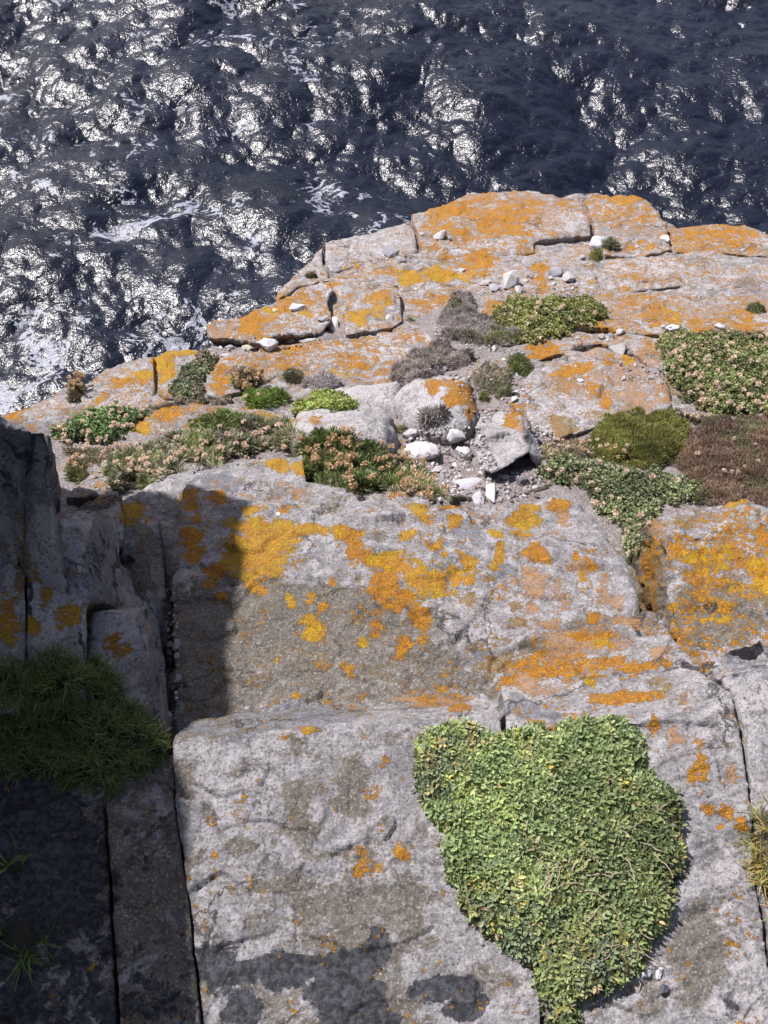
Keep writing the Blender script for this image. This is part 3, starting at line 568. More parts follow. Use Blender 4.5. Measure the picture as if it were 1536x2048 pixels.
# --- far ledges (heights above the ground)
rock(S, 'outermost orange lichened slab overlooking the sea at top centre', [(822,430,.1),(870,412,.1),(930,385,.1),(1000,382,.1),(1100,385,.1),(1142,398,.1),(1165,410,.1),(1180,440,.12),(1182,470,.10),(1070,482,.085),(990,480,.085),(905,492,.085),(842,502,.08),(835,470,.1),(1070,508,.035),(905,520,.035),(840,522,.035)],
  [[0,1,2,3,4,5,6,7,8,9,10,11,12,13],[12,11,10,9,14,15,16]], thick=.3, res=5.5, jag=1.4, base={RU:.42, OR:0.41,WH:0.44})
rock(S, 'bare pale grey slab on the sea edge left of the outermost slab', [(650,478,.08),(700,472,.08),(770,450,.08),(820,433,.1),(832,470,.1),(836,500,.1),(790,518,.06),(740,526,.05),(662,546,.04),(648,520,.06)], thick=.3, res=5.5, base={RU:.42, WH:0.54})
rock(S, 'small olive grey slab at the sea edge above the slab with the round white pebble', [(550,606,.05),(553,585,.03),(580,560,.04),(622,520,.05),(646,482,.06),(645,520,.06),(658,548,.06),(662,562,.06),(600,575,.06)], thick=.3, res=5.5, base={RU:.42, WH:0.44,OR:0.29,OL:.3})
rock(S, 'long ledge slab with bright yellow lichen patches and pale stones on it', [(665,552,.06),(745,530,.06),(840,525,.05),(905,523,.05),(1070,511,.05),(1180,478,.1),(1187,520,.08),(1205,590,.06),(1180,594,.05),(1090,596,.05),(985,598,.05),(900,598,.05),(806,582,.06),(795,570,.06),(685,600,.06),(670,580,.06)], thick=.2, res=5.5, base={RU:.42, OR:0.32,WH:0.49})
rock(S, 'orange slab on the sea edge right of the notch at top', [(1168,395,.12),(1200,388,.12),(1270,387,.12),(1310,415,.12),(1335,450,.11),(1345,500,.07),(1290,512,.07),(1210,512,.07),(1190,470,.1),(1184,440,.12)], thick=.3, res=5.5, base={RU:.42, OR:0.44,WH:0.44})
rock(S, 'low orange slab on the sea edge at the far right', [(1340,452,.08),(1410,448,.08),(1430,440,.08),(1460,448,.08),(1490,445,.08),(1536,465,.08),(1700,480,.08),(1700,518,.05),(1536,518,.05),(1350,507,.05)], thick=.3, res=5.5, base={RU:.42, OR:0.49,WH:0.44})
rock(S, 'smooth pale ledge band running to the right edge under the low orange slab', [(1215,590,.04),(1205,518,.06),(1350,513,.06),(1536,524,.06),(1700,525,.06),(1700,590,.05),(1536,575,.05),(1300,575,.05)], thick=.2, res=5.5, base={RU:.42, OR:0.37,WH:0.54})
rock(S, 'wide rusty orange slab right of the upper leafy mat', [(960,617,.05),(1050,600,.05),(1215,596,.06),(1320,580,.08),(1536,580,.08),(1700,600,.08),(1700,700,.06),(1536,700,.05),(1340,680,.05),(1210,664,.06),(1000,650,.03)], thick=.15, res=5.5, base={RU:.42, OR:0.44,WH:0.44})
rock(S, 'orange slab on the sea edge carrying a round white pebble', [(412,652,.12),(430,640,.12),(490,625,.12),(545,603,.12),(600,577,.12),(660,562,.12),(668,578,.12),(655,600,.12),(666,640,.12),(640,665,.11),(560,672,.11),(520,688,.1),(415,676,.1)], thick=.07, res=5.5, lean=.4, base={RU:.42, OR:0.34,WH:0.49})
rock(B, 'small orange block split off by a dark crack from the pebble slab', [(690,603,.1),(740,580,.1),(795,572,.1),(800,590,.1),(806,640,.1),(780,652,.1),(690,668,.1),(684,630,.1)], thick=.2, res=5.5, base={RU:.42, OR:0.44,WH:0.49})
rock(B, 'low orange speckled block between the small split block and the grey cushion', [(804,582,.06),(895,596,.05),(908,622,.04),(870,652,.04),(812,648,.06)], thick=.15, res=5.5, base={RU:.42, OR:0.39,WH:0.49})
rock(S, 'long sloping orange streaked slab in the middle of the far ledges', [(412,790,.06),(410,745,.07),(440,712,.08),(520,696,.09),(700,671,.09),(850,652,.08),(872,680,.07),(862,715,.06),(800,745,.05),(790,775,.04),(690,775,.04),(560,750,.05),(440,800,.05)], thick=.12, res=5.5, base={RU:.42, OR:0.39,WH:0.49}, stri=(.25,-.9,.2,.003,40))
rock(B, 'block with a golden yellow lichen face at the sea edge on the left', [(310,712,.1),(335,701,.1),(432,692,.1),(436,706,.1),(412,735,.08),(408,790,.05),(330,800,.05),(314,785,.08)], thick=.2, res=5.5, base={RU:.42, OR:0.29,WH:0.44})
rock(S, 'pale slab with an orange band at the sea edge left of the golden block', [(163,815,.05),(160,795,.06),(192,762,.08),(196,744,.08),(235,728,.08),(280,717,.08),(308,713,.08),(311,785,.06),(300,815,.05),(240,825,.04),(180,840,.03)], thick=.2, res=5.5, base={RU:.42, WH:0.59,OR:0.15})
rock(S, 'low grey slab at the far left end of the sea edge', [(-120,885,.04),(0,837,.06),(45,815,.06),(130,777,.06),(170,762,.06),(188,760,.06),(158,797,.05),(160,850,.03),(40,880,.03)], thick=.2, res=5.5, base={RU:.42, WH:0.59,OR:0.15})
rock(S, 'ridge of rock with orange and yellow lichen among dry plants on the left', [(270,860,.04),(290,830,.06),(330,812,.07),(420,806,.07),(520,812,.07),(590,822,.07),(592,850,.05),(450,850,.04),(300,880,.03)], thick=.12, res=5.5, base={RU:.42, OR:0.34,WH:0.49})
rock('stone', 'small grey rock with yellow lichen beside the tall dark block', [(130,1000,.05),(165,960,.06),(200,930,.07),(210,895,.06),(300,880,.06),(285,905,.05),(235,985,.04)], thick=.12, res=5.5, base={RU:.42, OR:0.24,WH:0.49})
rock(S, 'pale cracked slab with small orange patches on the right of the gravel', [(1035,775,.07),(1060,745,.08),(1110,715,.08),(1150,697,.08),(1200,692,.08),(1280,720,.08),(1335,760,.07),(1345,810,.06),(1300,840,.05),(1200,850,.05),(1110,880,.05),(1090,860,.06),(1055,830,.06)], thick=.12, res=5.5, base={RU:.42, WH:0.49,OR:0.15})
rock(S, 'grey slab with a triangular white stone on it', [(1062,705,.07),(1140,683,.07),(1215,668,.07),(1330,675,.06),(1345,700,.05),(1340,757,.05),(1282,716,.07),(1202,687,.08),(1150,692,.08),(1110,710,.08),(1070,720,.06)], thick=.12, res=5.5, base={RU:.42, WH:0.49,OR:0.29})
rock('boulder', 'angular pale boulder with orange top and dark hollow underneath', [(945,885,.12),(950,860,.15),(960,825,.16),(985,820,.16),(1040,815,.16),(1062,840,.11),(1092,905,.05),(1080,940,.02),(1055,905,.13),(1045,862,.17),(1000,868,.17),(960,935,.09),(985,943,.09),(1010,935,.1),(1035,915,.12)],
  [[1,2,3,4,9,10],[0,1,10,9,8,14,13,12,11],[4,5,6,7,8,9]], thick=.12, res=5, lean=.7, amp=.8, base={RU:.03, WH:0.75})
rock('boulder', 'smooth rounded pale boulder behind the dark green thrift cushion', [(583,905,.0),(585,850,.0),(640,832,.0),(720,824,.0),(775,832,.0),(797,865,.0),(800,905,.0),(780,930,.0),(690,950,.0),(600,940,.0)], thick=.1, dome=.12, domew=50, res=5, amp=.7, base={RU:.03, WH:0.75})
rock('boulder', 'broad rounded boulder with an orange lichen cap behind the gravel', [(790,800,.0),(820,772,.0),(860,763,.0),(940,775,.0),(955,830,.0),(962,866,.0),(940,890,.0),(890,900,.0),(830,885,.0),(790,850,.0),(772,830,.0)], thick=.1, dome=.11, domew=60, res=5, amp=.8, base={RU:.03, WH:0.75})
rock('boulder', 'low pale rock sloping beneath the small bright green plant', [(640,800,.0),(700,782,.0),(760,775,.0),(805,770,.02),(800,850,.02),(760,835,.0),(700,828,.0)], thick=.1, dome=.06, domew=30, res=5.5, amp=.8, base={RU:.03, WH:0.75})
rock(S, 'bare grey shelf showing between grey cushions and the orange slab', [(855,715,.03),(868,655,.04),(900,640,.04),(905,690,.02),(860,740,.02)], thick=.08, res=5.5, base={RU:.42, WH:0.54,OR:0.24})

# --- rock outcrop just left of the picture that throws the shade over the left side
def outcrop():
    ys = [-2.2, 0, .8, 1.22, 1.30, 1.5, 1.66, 1.76, 1.9, 2.3]; tz = [.6, .5, .42, .35, .33, .21, .13, .10, .03, -.04]
    V = []; F = []; nx = 9; nz = 14
    prof = []
    # grid: cross-section in XZ for each y station, refined
    Ys = np.linspace(-2.2, 2.28, 90)
    for j, y in enumerate(Ys):
        t = float(np.interp(y, ys, tz))
        sec = [(-1.30, z) for z in np.linspace(-2.6, t, nz)] + [(x, t+.25*(-1.3-x)) for x in np.linspace(-1.34, -3.2, nx)] + [(-3.2, -2.6)]
        for (x, z) in sec: V.append((x, y - (max(0, y-1.2)/1.08)*min(.32, .2*max(0, t-z)), z))
    m = nz+nx+1
    for j in range(len(Ys)-1):
        for i in range(m-1):
            a = j*m+i; F.append((a, a+1, a+m+1, a+m))
    for j in (0, len(Ys)-1):
        ring = [j*m+i for i in range(m)]; F.append(tuple(ring if j == 0 else ring[::-1]))
    V = np.array(V); k = fbm(V, 3, 3, 77); V[:, 0] += np.where(V[:, 0] < -1.32, k*.08, -np.abs(k)*.02*(V[:, 2] < -.6)); V[:, 1] += np.where(V[:, 1] > 1.9, fbm(V, 5, 2, 78)*.02, 0)
    V[:, 2] += np.where(V[:, 0] < -1.32, fbm(V, 4, 3, 79)*.03, fbm(V, 12, 2, 80)*.008)
    me = new_mesh('rock_outcrop', V, F, M_ROCK, paint(V, {WH: .3, OL: .2}), smooth=False); o = link('rock_outcrop', me); recenter(o, [-2.2, 0, -2.6])
    tag(o, 'tall rock outcrop left of the ledge that shades the left side', 'rock')
outcrop()

BVH = BVHTree.FromPolygons([tuple(map(float, v)) for v in np.concatenate(ALLV)], [tuple(map(int, t)) for t in np.concatenate(ALLT)])
def hit(px, py):
    d = rays(px, py); r = BVH.ray_cast(Vector((0, 0, 0)), Vector(d), 60)
    if r[0] is None: return None
    return np.array(r[0]), np.array(r[1]), float(np.array(r[0]) @ Fv)
def drop(x, y, ztop=-.8):
    r = BVH.ray_cast(Vector((x, y, ztop)), Vector((0, 0, -1)), 8)
    return None if r[0] is None else np.array(r[0])

# ------------------------------------------------------------ plants
def frames(d, up):
    d = d/np.linalg.norm(d, axis=1)[:, None]; s = np.cross(up, d); s /= np.maximum(np.linalg.norm(s, axis=1), 1e-6)[:, None]; n = np.cross(d, s)
    return np.stack([d, s, n], 2)          # columns: along, side, normal
def stamp(tv, tf, pos, M, sc, col, shade=None):
    k = len(pos); n = len(tv)
    V = np.einsum('kij,nj->kni', M, tv)*sc[:, None, None] if sc.ndim == 1 else np.einsum('kij,knj->kni', M, tv[None]*sc[:, None, :])
    V = V+pos[:, None, :]; F = tf[None]+(np.arange(k)*n)[:, None, None]
    C = np.repeat(col[:, None, :], n, 1)
    if shade is not None: C = C*shade[None, :, None]
    C = np.clip(C*1.3, 0, .9)
    return V.reshape(-1, 3), F.reshape(-1, tf.shape[1]), C.reshape(-1, 3)
LEAF_V = np.array([(0,0,0),(.3,.17,.05),(.3,0,0),(.3,-.17,.05),(.65,.19,.08),(.65,0,.03),(.65,-.19,.08),(1,0,-.02)], float)
LEAF_F = np.array([(0,2,1,1),(0,3,2,2)]); LEAF_F = np.array([(0,2,1),(0,3,2),(1,2,5),(1,5,4),(2,3,6),(2,6,5),(4,5,7),(5,6,7)])
FAT_V = np.array([(0,0,0),(.4,.3,.08),(.45,0,.16),(.4,-.3,.08),(.85,.22,.06),(.9,-.22,.06),(1.05,0,.02)], float)
FAT_F = np.array([(0,2,1),(0,3,2),(1,2,4),(2,3,5),(2,5,6),(2,6,4)])
BLD_V = np.array([(0,.03,0),(0,-.03,0),(.35,.028,.05),(.35,-.028,.05),(.7,.018,.05),(.7,-.018,.05),(1,0,-.03)], float)
BLD_F = np.array([(0,1,3),(0,3,2),(2,3,5),(2,5,4),(4,5,6)])
def mound(poly, H, seed, res=7, steep=1.2, lump=.25, spread=None):
    cxy = np.mean(poly, 0); poly = [tuple(cxy+(np.array(q)-cxy)*(1.0 if spread is None else spread)) for q in poly]; H = H*.7; P, T, segs = tri_grid([poly], res, 6.5, seed); ed = edge_dist(P[:, 0], P[:, 1], segs)
    t = np.full(len(P), np.nan)
    for i in range(len(P)):
        h = hit(P[i, 0], P[i, 1])
        if h is not None: t[i] = h[2]
    med = np.nanmedian(t); bad = np.isnan(t) | (np.abs(t-med) > .8); t[bad] = med
    if spread == 1.0:      # bridge the open joints below a big mat
        Am = np.stack([P[:, 0], P[:, 1], np.ones(len(P))], 1); cf = np.linalg.lstsq(Am, 1/t, rcond=None)[0]; t = np.minimum(t, 1/(Am @ cf)+.004)
    ts = adjacency_smooth(t, T, 25, None, .6); t = np.where(t > ts+.006, ts, t); t = np.minimum(adjacency_smooth(t, T, 12, None, .6), t+.02)
    V = rays(P[:, 0], P[:, 1])*t[:, None]; em = ed*med/FPX
    rag = min(.018 if spread == 1.0 else .03, em.max()*.4); em = em-rag*(.3 if spread == 1.0 else .5)+rag*(.7*fbm(V, 16, 2, seed+5)+.6*fbm(V, 45, 2, seed+6))
    dm = H*np.sqrt(np.clip(1-(1-np.clip(em/(H*steep*1.8+.001), 0, 1))**2, 0, 1))*(1+lump*fbm(V, 14, 2, seed)+lump*.9*fbm(V, 40, 2, seed+3))
    dm = np.where(em < 0, -.012, dm); V[:, 2] += dm
    lab = np.arange(len(V))
    while True:
        m = lab[T].min(1); l2 = lab.copy(); np.minimum.at(l2, T.ravel(), np.repeat(m, 3)); l2 = l2[l2]
        if (l2 == lab).all(): break
        lab = l2
    big = np.bincount(lab[T[:, 0]]).argmax(); T = T[lab[T[:, 0]] == big]
    used = np.unique(T); mp = np.full(len(V), -1); mp[used] = np.arange(len(used)); V = V[used]; dm = dm[used]; T = mp[T]
    n = vnormals(V, T)
    if (n[:, 2]).mean() < 0: T = T[:, ::-1]
    return V, T, dm
def sample(V, T, n, rng, at=None):
    a = V[T[:, 0]]; b = V[T[:, 1]]; c = V[T[:, 2]]; A = np.linalg.norm(np.cross(b-a, c-a), axis=1); cs = np.cumsum(A); f = np.searchsorted(cs, rng.uniform(0, cs[-1], n)); f = np.clip(f, 0, len(T)-1)
    u = rng.uniform(0, 1, n); v = rng.uniform(0, 1, n); sw = u+v > 1; u[sw] = 1-u[sw]; v[sw] = 1-v[sw]
    N = vnormals(V, T); p = a[f]+(b-a)[f]*u[:, None]+(c-a)[f]*v[:, None]; nn = N[T[f]].mean(1); nn /= np.linalg.norm(nn, axis=1)[:, None]
    return p, nn, (cs[-1] if at is None else at[T[f]].mean(1))
def jitter_cols(n, cols, w, rng, v=.18, pos=None, seed=0):
    cols = np.array(cols); i = rng.choice(len(cols), n, p=np.array(w)/sum(w))
    if pos is not None:        # kinds of leaf gather in drifts
        g = fbm(pos, 11, 3, seed+77)+rng.normal(0, .28, n); u = np.argsort(np.argsort(g))/max(1, n-1); i = np.searchsorted(np.cumsum(np.array(w)/sum(w)), u*.9999)
    return np.clip(cols[i]*(1+rng.uniform(-v, v, (n, 1)))*(1+rng.uniform(-.06, .06, (n, 3))), 0, 1)
def rdir(n, rng):
    a = rng.uniform(0, 2*np.pi, n); return a
def tangent(N, ang):
    r = np.tile(np.array([[1., 0, 0]]), (len(N), 1)); t = np.cross(N, r); t /= np.linalg.norm(t, axis=1)[:, None]; b = np.cross(N, t)
    return t*np.cos(ang)[:, None]+b*np.sin(ang)[:, None]
def cushion(name, label, cat, poly, kind, H, dens, cols, w, size, seed, under=(.10,.09,.05), tilt=(.3,.9), group=None, depth=.4, extra=None, mat=None, steep=1.2, res=7, lump=.25, clump=0, full=.75):
    rng = np.random.default_rng(seed); V, T, dm = mound(poly, H, seed, res, steep, lump, 1.0 if kind in ('grass', 'leaf') else 1.13)
    T_all = T; T = T[(dm[T] > .0).any(1)]; p, nn, area = sample(V, T, max(10, int(1)), rng); n = int(area*dens); p, nn, hh = sample(V, T, n, rng, dm)
    if kind != 'leaf':      # thinner towards the rim
        kp = rng.uniform(0, 1, n) < np.clip(.3+hh/(H*.42), 0, 1); p = p[kp]; nn = nn[kp]
    if clump:      # thin the cover in drifting patches so the litter shows
        g = fbm(p, clump, 3, seed+11); keep = rng.uniform(0, 1, len(p)) < np.clip(full+g*1.2, .08, 1); p = p[keep]; nn = nn[keep]
    Vs = []; Fs = []; Cs = []; off = 0
    def add(a):
        nonlocal off
        Vs.append(a[0]); Fs.append(a[1]+off); Cs.append(a[2]); off += len(a[0])
    n = len(p)
    tone = 1+.45*fbm(p, 9, 2, seed+31)+.25*fbm(p, 28, 2, seed+32)
    hue = fbm(p, 7, 2, seed+33)
    if kind in ('leaf', 'fat'):
        tv, tf = (LEAF_V, LEAF_F) if kind == 'leaf' else (FAT_V, FAT_F); m = 6 if kind == 'leaf' else 5
        ax = nn+rng.normal(0, .32, (n, 3)); ax /= np.linalg.norm(ax, axis=1)[:, None]; sh = rng.uniform(-depth, .12, n)*H
        p0 = p+nn*sh[:, None]*.8
        cc = jitter_cols(n, cols, w, rng, pos=p, seed=seed)*np.clip(tone, .55, 1.5)[:, None]
        for k in range(m):
            ang = k*(2.4)+rng.uniform(0, .6, n)+p[:, 0]*997; td = tangent(ax, ang); ti = rng.uniform(tilt[0], tilt[1], n)*(1-.09*k)
            d = td*np.sin(ti*1.5)[:, None]+ax*np.cos(ti*1.5)[:, None]; s = size*rng.uniform(.6, 1.15, n)*(1-.05*k)
            pos = p0+ax*(k*.0012*size/.014)[..., None] if False else p0+ax*(k*.09*size)
            c = np.clip(cc*(1+rng.uniform(-.15, .15, (n, 1))), 0, 1)
            add(stamp(tv, tf, pos, frames(d, ax+rng.normal(0, .15, (n, 3))), s, c))
    elif kind == 'hair':
        for k in range(2):
            td = tangent(nn, rdir(n, rng)); ti = rng.uniform(tilt[0], tilt[1], n); d = td*np.sin(ti)[:, None]+nn*np.cos(ti)[:, None]
            s = size*rng.uniform(.5, 1.2, n); c = jitter_cols(n, cols, w, rng, pos=p, seed=seed)*np.clip(tone, .5, 1.5)[:, None]
            sc = np.stack([s, s*rng.uniform(1.6, 3, n), s], 1)
            add(stamp(BLD_V, BLD_F, p-nn*(size*.25), frames(d, nn), sc, c))
    elif kind == 'grass':
        nt = max(3, n//16); tp, tn, _ = sample(V, T, nt, rng); i = rng.integers(0, nt, n); base = tp[i]+rng.normal(0, .004, (n, 3)); N = tn[i]
        td = tangent(N, rdir(n, rng)); ti = rng.uniform(tilt[0], tilt[1], n); d = td*np.sin(ti)[:, None]+N*np.cos(ti)[:, None]; s = size*rng.uniform(.45, 1.2, n)
        c = jitter_cols(n, cols, w, rng); bt = BLD_V.copy(); bt[:, 2] += .35*bt[:, 0]*(1-bt[:, 0])*1.2; sc = np.stack([s, np.full(n, size*.9), s], 1)
        add(stamp(bt, BLD_F, base, frames(d, N), sc, np.clip(c, 0, 1)))
    Vg = np.concatenate(Vs); Fg = np.concatenate(Fs); Cg = np.concatenate(Cs)
    base = p.mean(0); base = np.array([base[0], base[1], V[:, 2].min()])
    # the mound under the leaves, with a closed rim
    T = T_all; loops = boundary_loops(T); V2 = [V-np.array([0, 0, .25*H])]; F2 = [T]; of = len(V)
    for L in loops:
        if len(L) < 3: continue
        q = V[L].copy(); q[:, 2] -= .04; ids = np.arange(of, of+len(L)); of += len(L); V2.append(q); pr = np.array(L)
        F2.append(np.stack([np.roll(pr, -1), pr, ids], 1)); F2.append(np.stack([np.roll(pr, -1), ids, np.roll(ids, -1)], 1))
    V2 = np.concatenate(V2); F2 = np.concatenate(F2)
    root = bpy.data.objects.new(name, None); COL.objects.link(root); root.location = [float(v) for v in base]; root.empty_display_size = .05; tag(root, label, cat, group)
    a = link('foliage', new_mesh('foliage', Vg-base, Fg, mat or M_LEAF, {'col': Cg}, smooth=False), root)
    b = link('stem_mat', new_mesh('stem_mat', V2-base, F2, M_LITTER, {'col': np.tile(np.array([under]), (len(V2), 1))}), root)
    root['_n'] = 0; del root['_n']
    return root, (V, T, base)
G1, G2, G3 = (.16, .20, .085), (.205, .245, .11), (.13, .17, .075)
YL, BR, GY = (.36, .31, .06), (.33, .25, .13), (.17, .15, .13)

# fat leafy mat in the foreground
CAMP = [(835,1500),(860,1470),(900,1450),(950,1458),(1005,1460),(1045,1460),(1100,1455),(1180,1440),(1230,1440),(1285,1462),(1300,1500),(1310,1560),(1345,1590),(1352,1660),(1378,1730),(1345,1785),(1318,1850),(1290,1890),(1285,1930),(1262,1970),(1210,2000),(1165,2015),(1150,2090),(1090,2090),(1080,1985),(1050,1930),(1000,1880),(950,1860),(935,1830),(925,1790),(885,1745),(880,1700),(890,1670),(850,1610),(832,1550)]
camp, cg = cushion('leafy_mat', 'big green leafy mat spreading over the foreground slabs with dry twigs in its middle', 'plant', CAMP, 'leaf', .026, 26000, [G1,G2,G3,(.23,.27,.10),(.27,.28,.11),YL,BR, (.16,.19,.11)], [3,4,2,2.5,1.5,.25,.4,3], .0150, 11, under=(.19,.16,.09), tilt=(.65,1.2), depth=.4, lump=.22)
def twigs(root, geo, n, area, seed, L=.034, name='dry_twig', thick=.0013, z=.010):
    V, T, base = geo; rng = np.random.default_rng(seed)
    for k in range(n):
        for _ in range(60):
            x = rng.uniform(area[0], area[2]); y = rng.uniform(area[1], area[3]); 
            i = np.argmin(np.sum((np.stack(project(V), 1)-np.array([x, y]))**2, 1)); p = V[i].copy(); break
        p[2] += z; a = rng.uniform(0, 6.28); l = L*rng.uniform(.5, 1.3); pts = [p-base]
        for s in range(4):
            a += rng.uniform(-.7, .7); pts.append(pts[-1]+np.array([math.cos(a), math.sin(a), rng.uniform(-.25, .25)])*l/4)
        pts = np.array(pts); VV = []; FF = []
        for j, q in enumerate(pts):
            d = pts[min(j+1, 4)]-pts[max(j-1, 0)]; d /= np.linalg.norm(d); s = np.cross(d, [0, 0, 1]); s /= np.linalg.norm(s); u = np.cross(s, d); r = thick*(1.1-.15*j)
            for m in range(5): VV.append(q+r*(s*math.cos(m*1.2566)+u*math.sin(m*1.2566)))
        for j in range(4):
            for m in range(5): FF.append((j*5+m, j*5+(m+1) % 5, (j+1)*5+(m+1) % 5, (j+1)*5+m))
        c = np.array([(.42, .34, .24)])*rng.uniform(.7, 1.15)
        link(name, new_mesh(name, np.array(VV), np.array(FF), M_DRY, {'col': np.tile(c, (len(VV), 1))}), root)
twigs(camp, cg, 34, (1030,1600,1330,1800), 3); twigs(camp, cg, 16, (1100,1750,1290,1960), 4)

# flower heads (dried thrift)
def head_mesh(r, cols, seed, stalk):
    rng = np.random.default_rng(seed); n = 34; z = rng.uniform(-.25, 1, n); a = rng.uniform(0, 6.28, n); rr = np.sqrt(1-np.clip(z, -1, 1)**2); d = np.stack([rr*np.cos(a), rr*np.sin(a), z], 1)
    PV = np.array([(.25,0,0),(.75,.26,.04),(1.05,.12,.0),(1.1,-.14,.03),(.75,-.26,.06)]); PF = np.array([(0,4,1),(1,4,3),(1,3,2)])
    v, f, c = stamp(PV, PF, np.zeros((n, 3))+np.array([0, 0, stalk]), frames(d, rng.normal(0, 1, (n, 3))), np.full(n, r), jitter_cols(n, cols, [1]*len(cols), rng, .12))
    V = [v]; F = [f]; C = [c]; of = len(v)
    k = 4; pts = [(0, 0, 0), (.003*rng.normal(), .003*rng.normal(), stalk*.5), (0, 0, stalk)]; sv = []
    for q in pts:
        for m in range(k): sv.append((q[0]+.0006*math.cos(m*1.571), q[1]+.0006*math.sin(m*1.571), q[2]))
    sf = []
    for j in range(2):
        for m in range(k):
            aa, bb, cc2, dd = j*k+m, j*k+(m+1) % k, (j+1)*k+(m+1) % k, (j+1)*k+m; sf += [(aa, bb, cc2), (aa, cc2, dd)]
    V.append(np.array(sv)); F.append(np.array(sf)+of); C.append(np.tile([[.25, .19, .12]], (len(sv), 1)))
    return new_mesh('flower_head', np.concatenate(V), np.concatenate(F), M_PETAL, {'col': np.concatenate(C)}, smooth=False)
BEI = [(.50,.36,.22),(.60,.47,.32),(.40,.26,.14)]; PAL = [(.66,.56,.47),(.72,.64,.56),(.55,.40,.30)]
HEADS = [head_mesh(.0085, BEI, 1, .028), head_mesh(.0075, PAL, 2, .02), head_mesh(.0095, BEI, 3, .038), head_mesh(.0065, PAL, 4, .012)]
def heads(root, geo, poly, n, seed, pick=(0, 1, 2, 3), sc=1.0):
    V, T, base = geo; rng = np.random.default_rng(seed); xs = [p[0] for p in poly]; ys = [p[1] for p in poly]; q = np.stack(project(V), 1); k = 0; tries = 0
    while k < n and tries < n*60:
        tries += 1; x = rng.uniform(min(xs), max(xs)); y = rng.uniform(min(ys), max(ys))
        if not poly_inside(np.array([x]), np.array([y]), poly)[0]: continue
        i = int(np.argmin((q[:, 0]-x)**2+(q[:, 1]-y)**2))
        o = bpy.data.objects.new('flower_head', HEADS[pick[int(rng.integers(len(pick)))]]); COL.objects.link(o); o.parent = root
        o.location = [float(v) for v in (V[i]-base-np.array([0, 0, .006]))]; o.rotation_euler = (rng.normal(0, .3), rng.normal(0, .3), rng.uniform(0, 6)); s = sc*rng.uniform(.75, 1.2); o.scale = (s, s, s); k += 1

def oval(cx, cy, rx, ry, n=12, seed=0, rot=0):
    rng = np.random.default_rng(seed+int(cx)); out = []
    for i in range(n):
        a = 2*math.pi*i/n; r = rng.uniform(.82, 1.12); x = rx*r*math.cos(a); y = ry*r*math.sin(a); out.append((cx+x*math.cos(rot)-y*math.sin(rot), cy+x*math.sin(rot)+y*math.cos(rot)))
    return out
GBR = [(.17,.14,.125),(.24,.20,.18),(.11,.09,.085)]
UP = dict()
# leafy mats on the far ledges
P = [(985,655),(1000,620),(1040,600),(1100,598),(1170,596),(1205,615),(1212,640),(1180,665),(1120,680),(1070,695),(1040,680)]
r, g = cushion('leafy_mat', 'yellow green fleshy leaved mat on the far ledge with scattered pale blooms', 'plant', P, 'fat', .05, 11000, [(.18,.19,.06),(.24,.25,.09),(.13,.14,.045),(.32,.29,.14)], [4,4,3,1], .0125, 21, under=(.12,.11,.05), depth=.6)
heads(r, g, P, 26, 1, (3, 1), 1.2)
P = [(1325,690),(1350,665),(1400,668),(1450,672),(1500,672),(1600,680),(1700,700),(1700,850),(1536,850),(1480,835),(1420,830),(1370,800),(1350,770),(1335,730)]
r, g = cushion('leafy_mat', 'green mat full of straw coloured seed heads at the right edge beyond the brown cushion', 'plant', P, 'fat', .05, 11000, [(.165,.185,.07),(.21,.225,.095),(.12,.13,.055),(.30,.26,.13)], [4,4,3,1.2], .0115, 22, under=(.11,.10,.05), depth=.6)
heads(r, g, [(1325,670),(1536,670),(1536,830),(1400,825),(1330,740)], 98, 2, (1, 3, 1), 1.15)
P = [(1075,950),(1100,925),(1160,918),(1240,940),(1320,940),(1365,960),(1395,990),(1370,1010),(1320,1025),(1290,1050),(1285,1110),(1258,1115),(1240,1080),(1200,1040),(1170,995),(1110,980),(1080,985)]
r, g = cushion('leafy_mat', 'grey green mat filling the hollow between the central block and the orange lichened block', 'plant', P, 'fat', .045, 15000, [(.165,.195,.095),(.215,.24,.125),(.115,.135,.06),(.26,.25,.15)], [4,4,3,1], .0095, 23, under=(.10,.09,.055), depth=.7)
heads(r, g, P, 38, 3, (1, 3), 1.1)
P = [(100,870),(130,845),(180,825),(240,815),(295,812),(300,835),(265,860),(240,880),(190,893),(130,895)]
r, g = cushion('leafy_mat', 'bright green mat at the left just beyond the tall dark block', 'plant', P, 'fat', .045, 15000, [(.13,.20,.075),(.18,.25,.10),(.10,.15,.06)], [4,4,2], .010, 24, under=(.09,.10,.045))
heads(r, g, P, 48, 4, (3, 1), 1.15)
P = [(330,790),(345,760),(365,735),(400,712),(430,710),(425,735),(410,770),(408,800),(370,805)]
r, g = cushion('leafy_mat', 'dull grey green mat beside the golden lichen block', 'plant', P, 'fat', .03, 16000, [(.17,.20,.11),(.22,.23,.14),(.26,.21,.15)], [4,3,2], .009, 25, under=(.13,.11,.08))
P = [(590,822),(600,800),(630,785),(660,780),(690,785),(715,812),(710,826),(670,830),(620,832)]
r, g = cushion('leafy_mat', 'small lime green fleshy plant between grey cushions and the rounded pale boulder', 'plant', P, 'fat', .035, 13000, [(.22,.27,.07),(.28,.30,.10),(.15,.19,.05)], [4,3,2], .011, 26)
